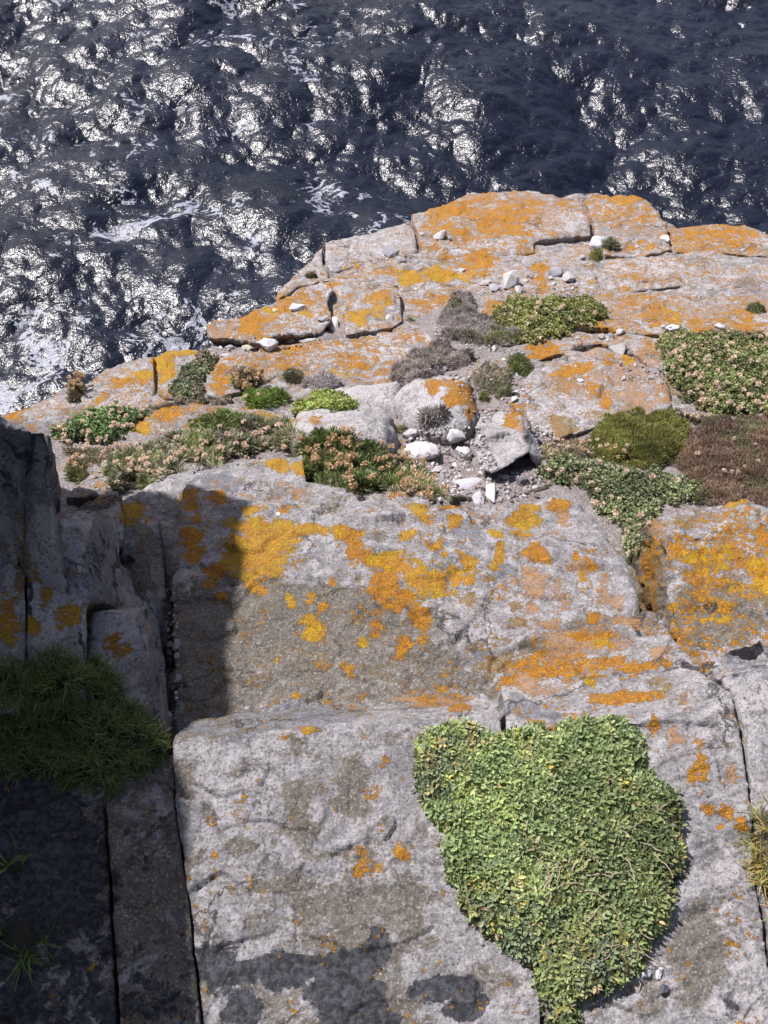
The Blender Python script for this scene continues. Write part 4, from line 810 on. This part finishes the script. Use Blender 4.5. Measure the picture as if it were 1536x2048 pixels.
# moss and heath cushions
P = [(1180,905),(1185,870),(1215,838),(1270,824),(1330,824),(1365,850),(1375,890),(1365,930),(1310,945),(1240,935),(1190,925)]
r, g = cushion('moss_cushion', 'domed bright olive green moss cushion in front of the pale cracked slab', 'moss', P, 'hair', .07, 60000, [(.135,.135,.030),(.18,.175,.045),(.10,.10,.022)], [4,4,2], .012, 31, under=(.09,.10,.03), tilt=(.1,.8), steep=1.5, lump=.15)
heads(r, g, [(1180,880),(1260,870),(1280,930),(1190,925)], 9, 31, (1, 0), .8)
P = [(1368,960),(1365,900),(1385,860),(1430,838),(1500,836),(1600,840),(1700,850),(1700,1030),(1536,1030),(1500,990),(1440,1005),(1400,1005)]
r, g = cushion('heath_cushion', 'large reddish brown cushion at the right edge beside the green moss', 'plant', P, 'hair', .07, 55000, [(.13,.085,.06),(.17,.10,.075),(.10,.10,.045),(.14,.13,.07)], [4,3,3,2], .012, 32, under=(.07,.05,.04), tilt=(.1,.9), steep=1.5, lump=.18)
heads(r, g, [(1370,850),(1520,850),(1520,950),(1370,960)], 9, 32, (1, 3), .8)
P = [(590,900),(610,880),(660,868),(710,880),(760,905),(800,935),(805,965),(790,985),(720,985),(650,972),(618,955),(612,920)]
r, g = cushion('thrift_cushion', 'dark green thrift cushion crowned with many beige dried flower heads', 'plant', P, 'hair', .085, 34000, [(.07,.095,.024),(.105,.135,.035),(.055,.07,.02),(.15,.12,.07)], [4,3,2,1], .024, 33, under=(.06,.06,.03), tilt=(.2,.9), steep=1.1)
heads(r, g, [(590,905),(620,875),(700,865),(800,920),(810,980),(700,985),(630,960)], 85, 5, (0, 2, 0), 1.0)
P = [(800,905),(850,935),(880,985),(900,1000),(870,1005),(800,990),(790,960),(795,930)]
r, g = cushion('thrift_cushion', 'straggling thrift with straw heads between the dark cushion and the gravel', 'plant', P, 'hair', .04, 22000, [(.10,.15,.035),(.20,.17,.09),(.28,.22,.13)], [3,3,2], .02, 34, under=(.12,.09,.06), clump=20)
heads(r, g, P, 44, 6, (0, 1, 2), .9)
P = [(225,985),(230,950),(270,905),(330,880),(400,850),(480,845),(560,850),(600,880),(605,905),(540,912),(480,920),(430,932),(350,948),(290,975)]
r, g = cushion('thrift_cushion', 'long band of dry mixed green and grey growth behind the half shaded slab', 'plant', P, 'hair', .05, 26000, [(.13,.16,.05),(.22,.20,.12),(.26,.235,.18),(.09,.11,.03),(.30,.27,.2)], [3,3,3,2,1], .026, 35, under=(.16,.13,.10), clump=13, lump=.45)
heads(r, g, P, 98, 7, (1, 3, 1), 1.1)
P = [(370,870),(385,840),(420,830),(490,828),(520,845),(500,870),(440,862),(400,882)]
r, g = cushion('thrift_cushion', 'mid green cushion above the long dry band under the lichened ridge', 'plant', P, 'hair', .045, 34000, [(.10,.15,.025),(.14,.19,.04),(.08,.11,.02)], [4,3,2], .018, 36)
heads(r, g, P, 14, 8, (1, 3), .8)
P = oval(490,765,38,30)
r, g = cushion('thrift_cushion', 'dark cushion topped with brown heads on the long sloping slab', 'plant', P, 'hair', .06, 34000, [(.08,.075,.045),(.12,.10,.07),(.08,.11,.03)], [4,3,3], .02, 37, under=(.06,.05,.04))
heads(r, g, P, 34, 9, (0, 2), .9)
r, g = cushion('thrift_cushion', 'green tuft just in front of the brown headed cushion', 'plant', oval(535,800,50,24,seed=2), 'hair', .045, 34000, [(.11,.17,.03),(.15,.20,.045),(.09,.12,.025)], [4,3,2], .02, 38)
heads(r, g, oval(490,810,60,20), 12, 10, (1, 3), .8)
r, g = cushion('moss_cushion', 'small round dull green cushion beside the brown headed cushion', 'moss', oval(590,757,26,18), 'hair', .05, 50000, [(.11,.11,.04),(.15,.14,.07)], [3,3], .012, 39)
r, g = cushion('heath_cushion', 'grey lavender dead cushion above the lime green plant', 'plant', oval(645,768,46,22), 'hair', .04, 40000, [(.24,.21,.21),(.32,.28,.28),(.17,.14,.14)], [3,3,2], .014, 40, under=(.14,.12,.12), tilt=(.4,1.3))
P = [(780,760),(795,725),(820,700),(860,690),(900,688),(940,705),(935,740),(900,745),(860,758),(810,770)]
r, g = cushion('heath_cushion', 'dark grey brown dead cushion with a white stone lodged in it', 'plant', P, 'hair', .06, 45000, GBR, [4,3,3], .014, 41, under=(.07,.06,.055), tilt=(.3,1.3))
P = [(862,670),(880,640),(890,605),(920,590),(950,600),(965,635),(1000,645),(1040,660),(1050,690),(1010,700),(960,690),(900,688)]
r, g = cushion('heath_cushion', 'grey cushion with an olive crest left of the yellow green mat', 'plant', P, 'hair', .07, 42000, [(.20,.175,.165),(.27,.235,.22),(.13,.11,.10),(.12,.11,.05)], [4,3,3,2], .014, 42, under=(.09,.075,.07), tilt=(.3,1.3))
r, g = cushion('moss_cushion', 'low green cushion joining the grey cushion to the yellow green mat', 'moss', oval(1005,682,52,20,seed=4), 'hair', .045, 36000, [(.13,.15,.05),(.17,.18,.07),(.20,.18,.11)], [4,3,2], .014, 43)
r, g = cushion('moss_cushion', 'small green tuft at the corner of the pale cracked slab', 'moss', oval(1038,732,30,26,seed=5), 'hair', .05, 36000, [(.12,.15,.04),(.16,.18,.06),(.10,.11,.04)], [4,3,2], .016, 44)
r, g = cushion('heath_cushion', 'shaggy brown grey growth in the gravel left of the small green tuft', 'plant', oval(985,760,40,34,seed=6), 'hair', .035, 22000, [(.18,.155,.12),(.26,.22,.17),(.11,.12,.05)], [4,3,2], .016, 45, clump=16, under=(.12,.10,.085), tilt=(.4,1.3))
heads(r, g, oval(970,740,40,40), 16, 12, (1, 0), .7)
r, g = cushion('moss_cushion', 'tiny yellow green tuft beside the orange capped boulder', 'moss', oval(968,797,14,12), 'hair', .03, 40000, [(.17,.20,.04),(.12,.14,.03)], [1,1], .012, 46)
r, g = cushion('moss_cushion', 'tiny dull green tuft above the angular boulder', 'moss', oval(1010,788,20,14), 'hair', .03, 36000, [(.14,.14,.06),(.10,.11,.04)], [1,1], .012, 47)
r, g = cushion('heath_cushion', 'grey tuft with pale stripes on top of the broad rounded boulder', 'plant', oval(868,838,34,24), 'hair', .05, 30000, [(.26,.23,.21),(.38,.34,.31),(.15,.13,.12)], [3,2,2], .02, 48, under=(.12,.10,.10))
r, g = cushion('moss_cushion', 'small green tuft between the two rounded boulders', 'moss', oval(806,862,14,14), 'hair', .04, 36000, [(.14,.17,.04),(.20,.19,.08)], [1,1], .016, 49)
r, g = cushion('moss_cushion', 'brown green clump at the foot of the tall dark block', 'moss', oval(150,945,26,30), 'hair', .05, 34000, [(.10,.10,.035),(.14,.10,.04),(.08,.10,.03)], [3,2,2], .018, 50)
heads(r, g, oval(150,915,34,26), 16, 13, (0, 1), .8)
r, g = cushion('thrift_cushion', 'green grey tuft at the left end of the half shaded slab', 'plant', oval(255,935,42,34,seed=3), 'hair', .05, 26000, [(.14,.18,.06),(.20,.22,.12),(.26,.25,.18)], [3,3,2], .03, 51, clump=12)
r, g = cushion('thrift_cushion', 'small brown headed tuft on the sea edge at far left', 'plant', oval(153,785,20,26), 'hair', .05, 30000, [(.13,.10,.06),(.16,.14,.07)], [1,1], .02, 52)
heads(r, g, oval(150,768,18,20), 16, 14, (0, 2), .9)
r, g = cushion('moss_cushion', 'mossy tuft in the notch left of the pale ledge band', 'moss', oval(1190,515,15,14), 'hair', .05, 36000, [(.19,.20,.04),(.13,.13,.03)], [1,1], .014, 53)
r, g = cushion('thrift_cushion', 'grey green spiky tuft beside the pale block in the notch', 'plant', oval(1221,493,20,16), 'hair', .05, 22000, [(.22,.23,.16),(.15,.15,.09)], [1,1], .026, 54)
r, g = cushion('moss_cushion', 'small dark tuft on the olive grey slab at the sea edge', 'moss', oval(622,553,18,9), 'hair', .035, 40000, [(.13,.11,.04),(.10,.09,.03)], [1,1], .012, 55)
r, g = cushion('moss_cushion', 'dark green tuft on the rusty orange slab at the right edge', 'moss', oval(1510,618,20,13), 'hair', .045, 36000, [(.10,.13,.04),(.14,.15,.06)], [1,1], .016, 56)
r, g = cushion('heath_cushion', 'thin purplish cushion along the grey slab with the triangular stone', 'plant', oval(1162,698,26,8), 'hair', .03, 36000, [(.14,.10,.10),(.20,.16,.15)], [1,1], .012, 57)
r, g = cushion('thrift_cushion', 'dry straw coloured growth above the grey green mat', 'plant', [(1075,930),(1085,890),(1130,880),(1180,870),(1190,925),(1150,922),(1100,928)], 'hair', .03, 20000, [(.30,.24,.16),(.38,.31,.22),(.16,.16,.07)], [3,2,2], .018, 58, clump=14, under=(.2,.16,.12))
heads(r, g, [(1085,890),(1180,860),(1190,925),(1090,930)], 22, 15, (1, 0), .7)
r, g = cushion('thrift_cushion', 'dry straw growth along the lower side of the green mat at left', 'plant', [(270,830),(330,800),(400,792),(470,800),(500,812),(400,812),(330,822),(280,850)], 'hair', .025, 18000, [(.27,.22,.15),(.20,.19,.10),(.34,.28,.2)], [3,2,2], .016, 59, clump=14, under=(.2,.16,.12))
r, g = cushion('heath_cushion', 'low brown growth with pale heads between the seed head mat and the large reddish cushion', 'plant', oval(1385,842,46,13,seed=7), 'hair', .03, 30000, [(.15,.11,.075),(.19,.16,.09),(.12,.13,.05)], [3,2,2], .014, 66, under=(.10,.08,.06))
heads(r, g, oval(1385,842,50,14), 16, 16, (1, 3), .9)
r, g = cushion('heath_cushion', 'brown withered fringe along the far side of the seed head mat', 'plant', oval(1460,668,70,11,seed=8), 'hair', .035, 30000, [(.15,.11,.09),(.21,.17,.13),(.14,.14,.06)], [3,2,2], .014, 67, under=(.10,.08,.06))
r, g = cushion('thrift_cushion', 'thin straw coloured growth below the bright green mat on the left', 'plant', [(120,900),(150,890),(210,895),(280,890),(330,872),(300,905),(240,925),(200,935),(150,920)], 'hair', .025, 16000, [(.26,.21,.14),(.17,.17,.08),(.33,.27,.19)], [3,2,2], .018, 68, under=(.17,.14,.10), clump=14)
heads(r, g, [(120,895),(280,888),(330,872),(240,925),(150,920)], 34, 17, (1, 3), 1.0)
r, g = cushion('thrift_cushion', 'patchy grey straw growth along the grit between the central block and the thrift', 'plant', [(690,985),(800,992),(880,1000),(960,1005),(1000,1003),(1080,985),(1085,960),(1050,975),(1000,992),(900,985),(800,975)], 'hair', .02, 14000, [(.28,.23,.16),(.20,.18,.12),(.14,.16,.07)], [3,2,1], .016, 69, under=(.18,.15,.12), clump=16)
# grass in the shade
P = [(-60,1330),(40,1318),(130,1312),(200,1330),(240,1355),(250,1400),(300,1440),(335,1470),(330,1510),(290,1550),(220,1585),(150,1570),(80,1565),(-60,1540)]
r, g = cushion('grass_tuft', 'large dark green grass tuft on the shaded blocks at left', 'grass', P, 'grass', .045, 80000, [(.09,.125,.03),(.125,.165,.04),(.065,.09,.022),(.17,.145,.07)], [4,3,3,1.6], .027, 61, under=(.035,.04,.02), tilt=(.3,1.35), lump=.4)
r, g = cushion('grass_tuft', 'sparse grass sprig at the left edge on the black slab', 'grass', oval(15,1735,40,24), 'grass', .01, 9000, [(.10,.16,.03),(.14,.19,.05)], [1,1], .06, 62, under=(.03,.03,.02), tilt=(.5,1.3))
r, g = cushion('grass_tuft', 'dark grass tuft near the bottom left corner', 'grass', oval(35,1880,46,40), 'grass', .012, 12000, [(.07,.11,.025),(.09,.14,.03)], [1,1], .05, 63, under=(.025,.025,.018), tilt=(.5,1.3))
P = [(1500,1650),(1515,1620),(1560,1600),(1680,1600),(1700,1850),(1560,1840),(1530,1800),(1505,1740)]
r, g = cushion('grass_tuft', 'golden green grass tuft cut off by the right edge', 'grass', P, 'grass', .04, 30000, [(.17,.19,.05),(.34,.24,.08),(.24,.20,.08),(.10,.12,.03)], [3,3,3,1], .034, 64, under=(.14,.11,.05), tilt=(.2,1.2))
r, g = cushion('thrift_cushion', 'little grey tuft at the foot of the small split block', 'plant', oval(820,640,12,9), 'hair', .03, 26000, [(.2,.22,.12),(.26,.25,.18)], [1,1], .016, 65)

# ------------------------------------------------------------ loose stones
WHT = (.38,.36,.355); GRY = (.29,.28,.31); DGR = (.12,.12,.125); YLW = (.55,.50,.32)
def stone_mesh(seed, flat, col, pointy=0):
    rng = np.random.default_rng(seed); bm = bmesh.new(); n = 14 if pointy else 20
    for i in range(n):
        v = rng.normal(size=3); v /= np.linalg.norm(v); v *= rng.uniform(.80, 1.0); v[2] = v[2]*flat
        if pointy: v[0] *= 1+.0*v[0]; v[1] *= (1-.75*max(0, v[0]))
        bm.verts.new(v)
    r = bmesh.ops.convex_hull(bm, input=list(bm.verts)); 
    for v in [v for v in bm.verts if not v.link_faces]: bm.verts.remove(v)
    bmesh.ops.bevel(bm, geom=list(bm.edges), offset=.09, segments=2, affect='EDGES', clamp_overlap=True)
    bmesh.ops.triangulate(bm, faces=list(bm.faces)); bmesh.ops.subdivide_edges(bm, edges=[e for e in bm.edges if e.calc_length() > .35], cuts=1); bmesh.ops.triangulate(bm, faces=list(bm.faces))
    V = np.array([v.co[:] for v in bm.verts]); bm.verts.index_update(); F = np.array([[v.index for v in f.verts] for f in bm.faces]); bm.free()
    V = V*(1+.05*fbm(V, 3, 3, seed))[:, None]
    return V, F
def pebble(label, px, py, w, h, rot=0, col=WHT, flat=.6, pointy=0, name='pebble', crust=0, sink=.35, group='loose pale stones on the ledges'):
    w *= 1.15; h *= 1.15; r = hit(px, py+h*.3)
    if r is None: return
    p, nrm, t = r; k = t/FPX; V, F = stone_mesh(int(px*3+py*7), flat, col, pointy)
    sx = w*k/2; sy = h*k/2*1.15
    V = V*np.array([sx, sy, min(sx, sy)])
    if crust: V *= (1+.12*fbm(V/max(sx, .001), 4, 3, 5))[:, None]
    a = R_(-rot); c, s = math.cos(a), math.sin(a); V = V @ np.array([[c, s, 0], [-s, c, 0], [0, 0, 1]])
    me = new_mesh(name, V, F, M_PEB, {'col': np.tile([col], (len(V), 1))}, smooth=False)
    me.polygons.foreach_set('use_smooth', np.full(len(F), bool(crust)))
    o = link(name, me); z = -V[:, 2].min()*(1-sink)
    q = Vector(nrm); q = q if q.z > .3 else Vector((0, 0, 1)); rotq = Vector((0, 0, 1)).rotation_difference((q+Vector((0, 0, 1))).normalized())
    o.rotation_euler = rotq.to_euler(); o.location = (float(p[0]), float(p[1]), float(p[2])+z)
    tag(o, label, 'stone' if name == 'stone' else 'pebble', group)
ST = 'stone'
PEB = [
 ('pointed pale stone on the outermost slab near its left end',880,463,24,34,60,WHT,.6,1),('tiny pebble touching the pointed pale stone on the outermost slab',899,474,11,12,0,GRY,.7,0),('tiny oval pebble left of the pointed pale stone on the outermost slab',844,467,10,8,0,WHT,.6,0),
 ('grey angular stone at the lower edge of the bare pale slab',781,497,36,30,20,GRY,.5,0),('small grey stone under the lower edge of the bare pale slab',802,516,24,16,0,GRY,.6,0),('short white pebble among yellow lichen on the long ledge slab',923,536,13,18,70,WHT,.6,0),
 ('white upright stone left of the largest stone on the long ledge slab',972,560,16,24,60,WHT,.7,0),('flat blue grey stone leaning on the largest stone on the long ledge slab',988,568,24,26,0,GRY,.4,0),('largest tilted pale stone on the long ledge slab',1020,556,60,30,-55,WHT,.8,0),
 ('narrow pale stone right of the largest stone on the long ledge slab',1037,573,16,28,0,WHT,.6,0),('small tan pebble right of the largest stone on the long ledge slab',1051,560,13,9,0,(.5,.42,.36),.6,0),('grey stone left of the round white one near the notch',1110,539,28,27,30,GRY,.7,0),
 ('round white stone with a shadow near the notch',1137,552,27,24,0,WHT,.8,0),('tiny pebble under the grey stone near the notch',1101,553,9,12,0,WHT,.7,0),('tiny pale chip below the other pebbles near the notch',1107,565,12,9,0,WHT,.6,0),
 ('single small white pebble above the stones near the notch',1165,514,14,13,0,WHT,.8,0),('broad pale block lying in the notch beside the spiky tuft',1196,481,42,38,0,(.50,.49,.54),.7,0),('tiny pale pebble at the near edge of the yellow lichen',831,578,9,8,0,YLW,.8,0),
 ('triangular pale pebble on the small split block',783,632,26,20,0,WHT,.5,1),('pale stone standing just beyond the triangular one on the grey slab',1240,661,21,19,0,WHT,.7,0),('big triangular white stone on the grey slab',1236,690,48,36,-40,WHT,.6,1),
 ('white chip left of the big triangular stone',1203,670,16,15,0,WHT,.7,0),('tiny white chip between the grey and white chips by the triangular stone',1215,679,10,8,0,WHT,.7,0),('dark grey chip beside the big triangular stone',1221,668,14,15,0,(.22,.22,.24),.6,0),
 ('white chip in the grey cushion with the olive crest',913,653,15,10,0,WHT,.6,0),('upright white chip at the near side of the olive crested cushion',958,670,11,15,0,WHT,.7,1),('slim white chip on the low green cushion',988,692,10,17,0,WHT,.7,0),
 ('white stone with a rusty spot lodged in the dark dead cushion',881,727,34,36,30,(.66,.63,.61),.7,0),('small white chip below the stone in the dark dead cushion',858,750,15,11,0,WHT,.6,0),
 ('white oval pebble alone on the sea edge at upper right',1331,475,24,14,50,(.68,.66,.62),.7,0),('pale blocky stone at the far edge of the seed head mat',1347,652,30,20,0,(.5,.5,.54),.6,0),('small white stone left of the pale blocky stone at the seed head mat',1328,651,13,13,0,WHT,.7,0),
 ('grey white stone on the far edge of the seed head mat towards the right',1439,650,22,15,0,(.5,.5,.54),.6,0),('tiny round white pebble right of the pale blocky stone',1367,657,9,8,0,WHT,.8,0),('white pebble in the crack end of the pale cracked slab',1299,753,13,10,0,WHT,.7,0),('tiny white chip in the crack end of the pale cracked slab',1277,753,9,8,0,WHT,.7,0),
 ('round flat white pebble on the orange slab at the sea edge',595,608,34,26,0,(.55,.56,.60),.45,0),('small round yellowish pebble on the orange slab at the sea edge',550,617,12,11,0,YLW,.6,0),('tall white stone jammed in the dark crack beside the pebble slab',668,637,24,42,0,(.58,.55,.53),.7,0),
 ('grey flake leaning left of the white stone in the dark crack',646,633,24,18,-40,(.33,.32,.33),.5,0),('pale square stone wedged under the orange sea edge slab',537,685,38,24,0,(.55,.54,.56),.7,0),('flat olive stone wedged in the gap under the orange sea edge slab',498,691,36,16,0,(.40,.38,.30),.5,0),
 ('brown stone beside the square stone under the orange sea edge slab',581,674,20,20,0,(.34,.28,.22),.7,0),('long thin pale flake below the orange sea edge slab',618,678,46,10,-5,WHT,.5,0),('grey stone at the left end of the gap under the orange sea edge slab',461,692,24,15,-10,GRY,.6,0),('small white stone below the left end of the gap',451,708,20,12,-20,WHT,.6,0),
 ('slim pointed white stone standing in front of the angular boulder',985,980,58,32,92,(.60,.58,.56),.6,1),('small pale stone right of the pointed one under the boulder',1011,952,19,15,0,(.52,.51,.52),.7,0),('tiny white pebble in the grit under the boulder',1015,975,11,10,0,WHT,.8,0),
 ('dark grey stone under the right side of the angular boulder',1043,957,28,22,0,DGR,.8,0),('small white chip on the orange patch of the pale cracked slab',1161,759,18,10,20,(.5,.5,.52),.5,1),
 ('upper of two white pebbles in the shadowed gap',351,1290,14,14,0,GRY,.8,0),('lower of two white pebbles in the shadowed gap',354,1308,12,15,0,GRY,.7,0),('white chip beside the orange spot on the central block',557,1026,12,12,0,(.5,.48,.42),.6,0),
 ('small grey stone at the left rim of the big leafy mat',963,1882,11,11,0,(.3,.3,.34),.7,0),('pale blue grey stone at the left rim of the big leafy mat',1002,1878,19,12,0,(.42,.42,.48),.6,0),('pale knobbly stone at the right rim of the big leafy mat',1291,1944,24,15,-20,(.5,.48,.5),.7,0),
 ('thin pale flake right of the knobbly stone at the mat rim',1318,1944,26,12,-60,(.5,.48,.5),.5,0),('round charcoal pebble on the slab right of the big leafy mat',1327,1973,20,19,0,(.09,.09,.10),.7,0),
]
for q in PEB: pebble(*q[:6], col=q[6], flat=q[7], pointy=q[8], name=ST if max(q[3], q[4]) > 27 else 'pebble')
CR = [('white crusted lump at the left of the grit hollow',846,892,62,38,15,(.62,.58,.59),.6,0),('white crusted lump below the striped grey tuft',911,868,32,24,0,(.60,.57,.58),.6,0),('white crusted lump against the left side of the angular boulder',927,900,32,30,0,(.60,.57,.59),.6,0),
 ('flat pale slab fragment in the grit left of the pointed stone',936,955,48,36,30,(.50,.49,.54),.35,0),('narrow pale fragment beside the slim pointed white stone',957,993,42,18,80,(.52,.50,.54),.4,0),('small white crusted lump above the left one in the grit hollow',822,862,28,16,0,(.58,.54,.55),.6,0)]
for q in CR: pebble(q[0], q[1], q[2], q[3]*1.25, q[4]*1.3, q[5], col=tuple(.78*c for c in q[6]), flat=q[7], pointy=0, name=ST, crust=1)

# fine grit nobody could count
def gravel(polys, n, seed, cols, size):
    rng = np.random.default_rng(seed); V0 = []; F0 = []
    sv, sf = stone_mesh(5, .7, None); pos = []; sc = []
    for poly, m in polys:
        xs = [p[0] for p in poly]; ys = [p[1] for p in poly]; k = 0
        while k < m:
            x = rng.uniform(min(xs), max(xs)); y = rng.uniform(min(ys), max(ys))
            if not poly_inside(np.array([x]), np.array([y]), poly)[0]: continue
            k += 1; r = hit(x, y)
            if r is None: continue
            pos.append(r[0]); sc.append(size*rng.lognormal(0, .45))
    pos = np.array(pos); n = len(pos); sc = np.array(sc)
    d = rng.normal(size=(n, 3)); M = frames(d, rng.normal(size=(n, 3)))
    # light template: an irregular octahedron-like chip
    cv = np.array([(1,0,0),(-.9,.1,0),(0,.8,.1),(.1,-.8,0),(0,0,.7),(.1,0,-.6),(.6,.5,.3),(-.5,-.5,.3)]); cf = [(0,6,4),(6,2,4),(2,1,4),(1,7,4),(7,3,4),(3,0,4),(6,0,5),(2,6,5),(1,2,5),(7,1,5),(3,7,5),(0,3,5)]
    v, f, c = stamp(cv, np.array(cf), pos+np.array([0, 0, 1])*(sc*.3)[:, None], M, sc, jitter_cols(n, cols, [1]*len(cols), rng, .25))
    o = link('gravel', new_mesh('gravel', v, f, M_PEB, {'col': c}, smooth=False)); tag(o, 'scattered fine pale and brown grit in the hollows of the ledge', 'gravel', kind='stuff')
gravel([([(810,860),(960,850),(1000,950),(1090,930),(1080,1000),(960,1010),(880,1005),(800,920)], 900),([(860,640),(1000,650),(1060,720),(1040,800),(960,850),(900,760)], 500),([(410,680),(640,665),(640,690),(420,715)], 160),
        ([(1240,720),(1340,730),(1340,770),(1240,760)], 120),([(330,1150),(355,1200),(358,1460),(345,1440),(335,1300)], 120),([(120,880),(600,850),(600,900),(200,990)], 300),([(970,540),(1060,550),(1160,560),(1150,590),(960,590)], 90),([(1050,840),(1110,860),(1110,900),(1090,930)], 120),
        ([(740,515),(840,505),(840,525),(740,530)], 60)], 0, 9, [(.30,.28,.29),(.22,.19,.18),(.38,.36,.37),(.13,.10,.095)], .0044)
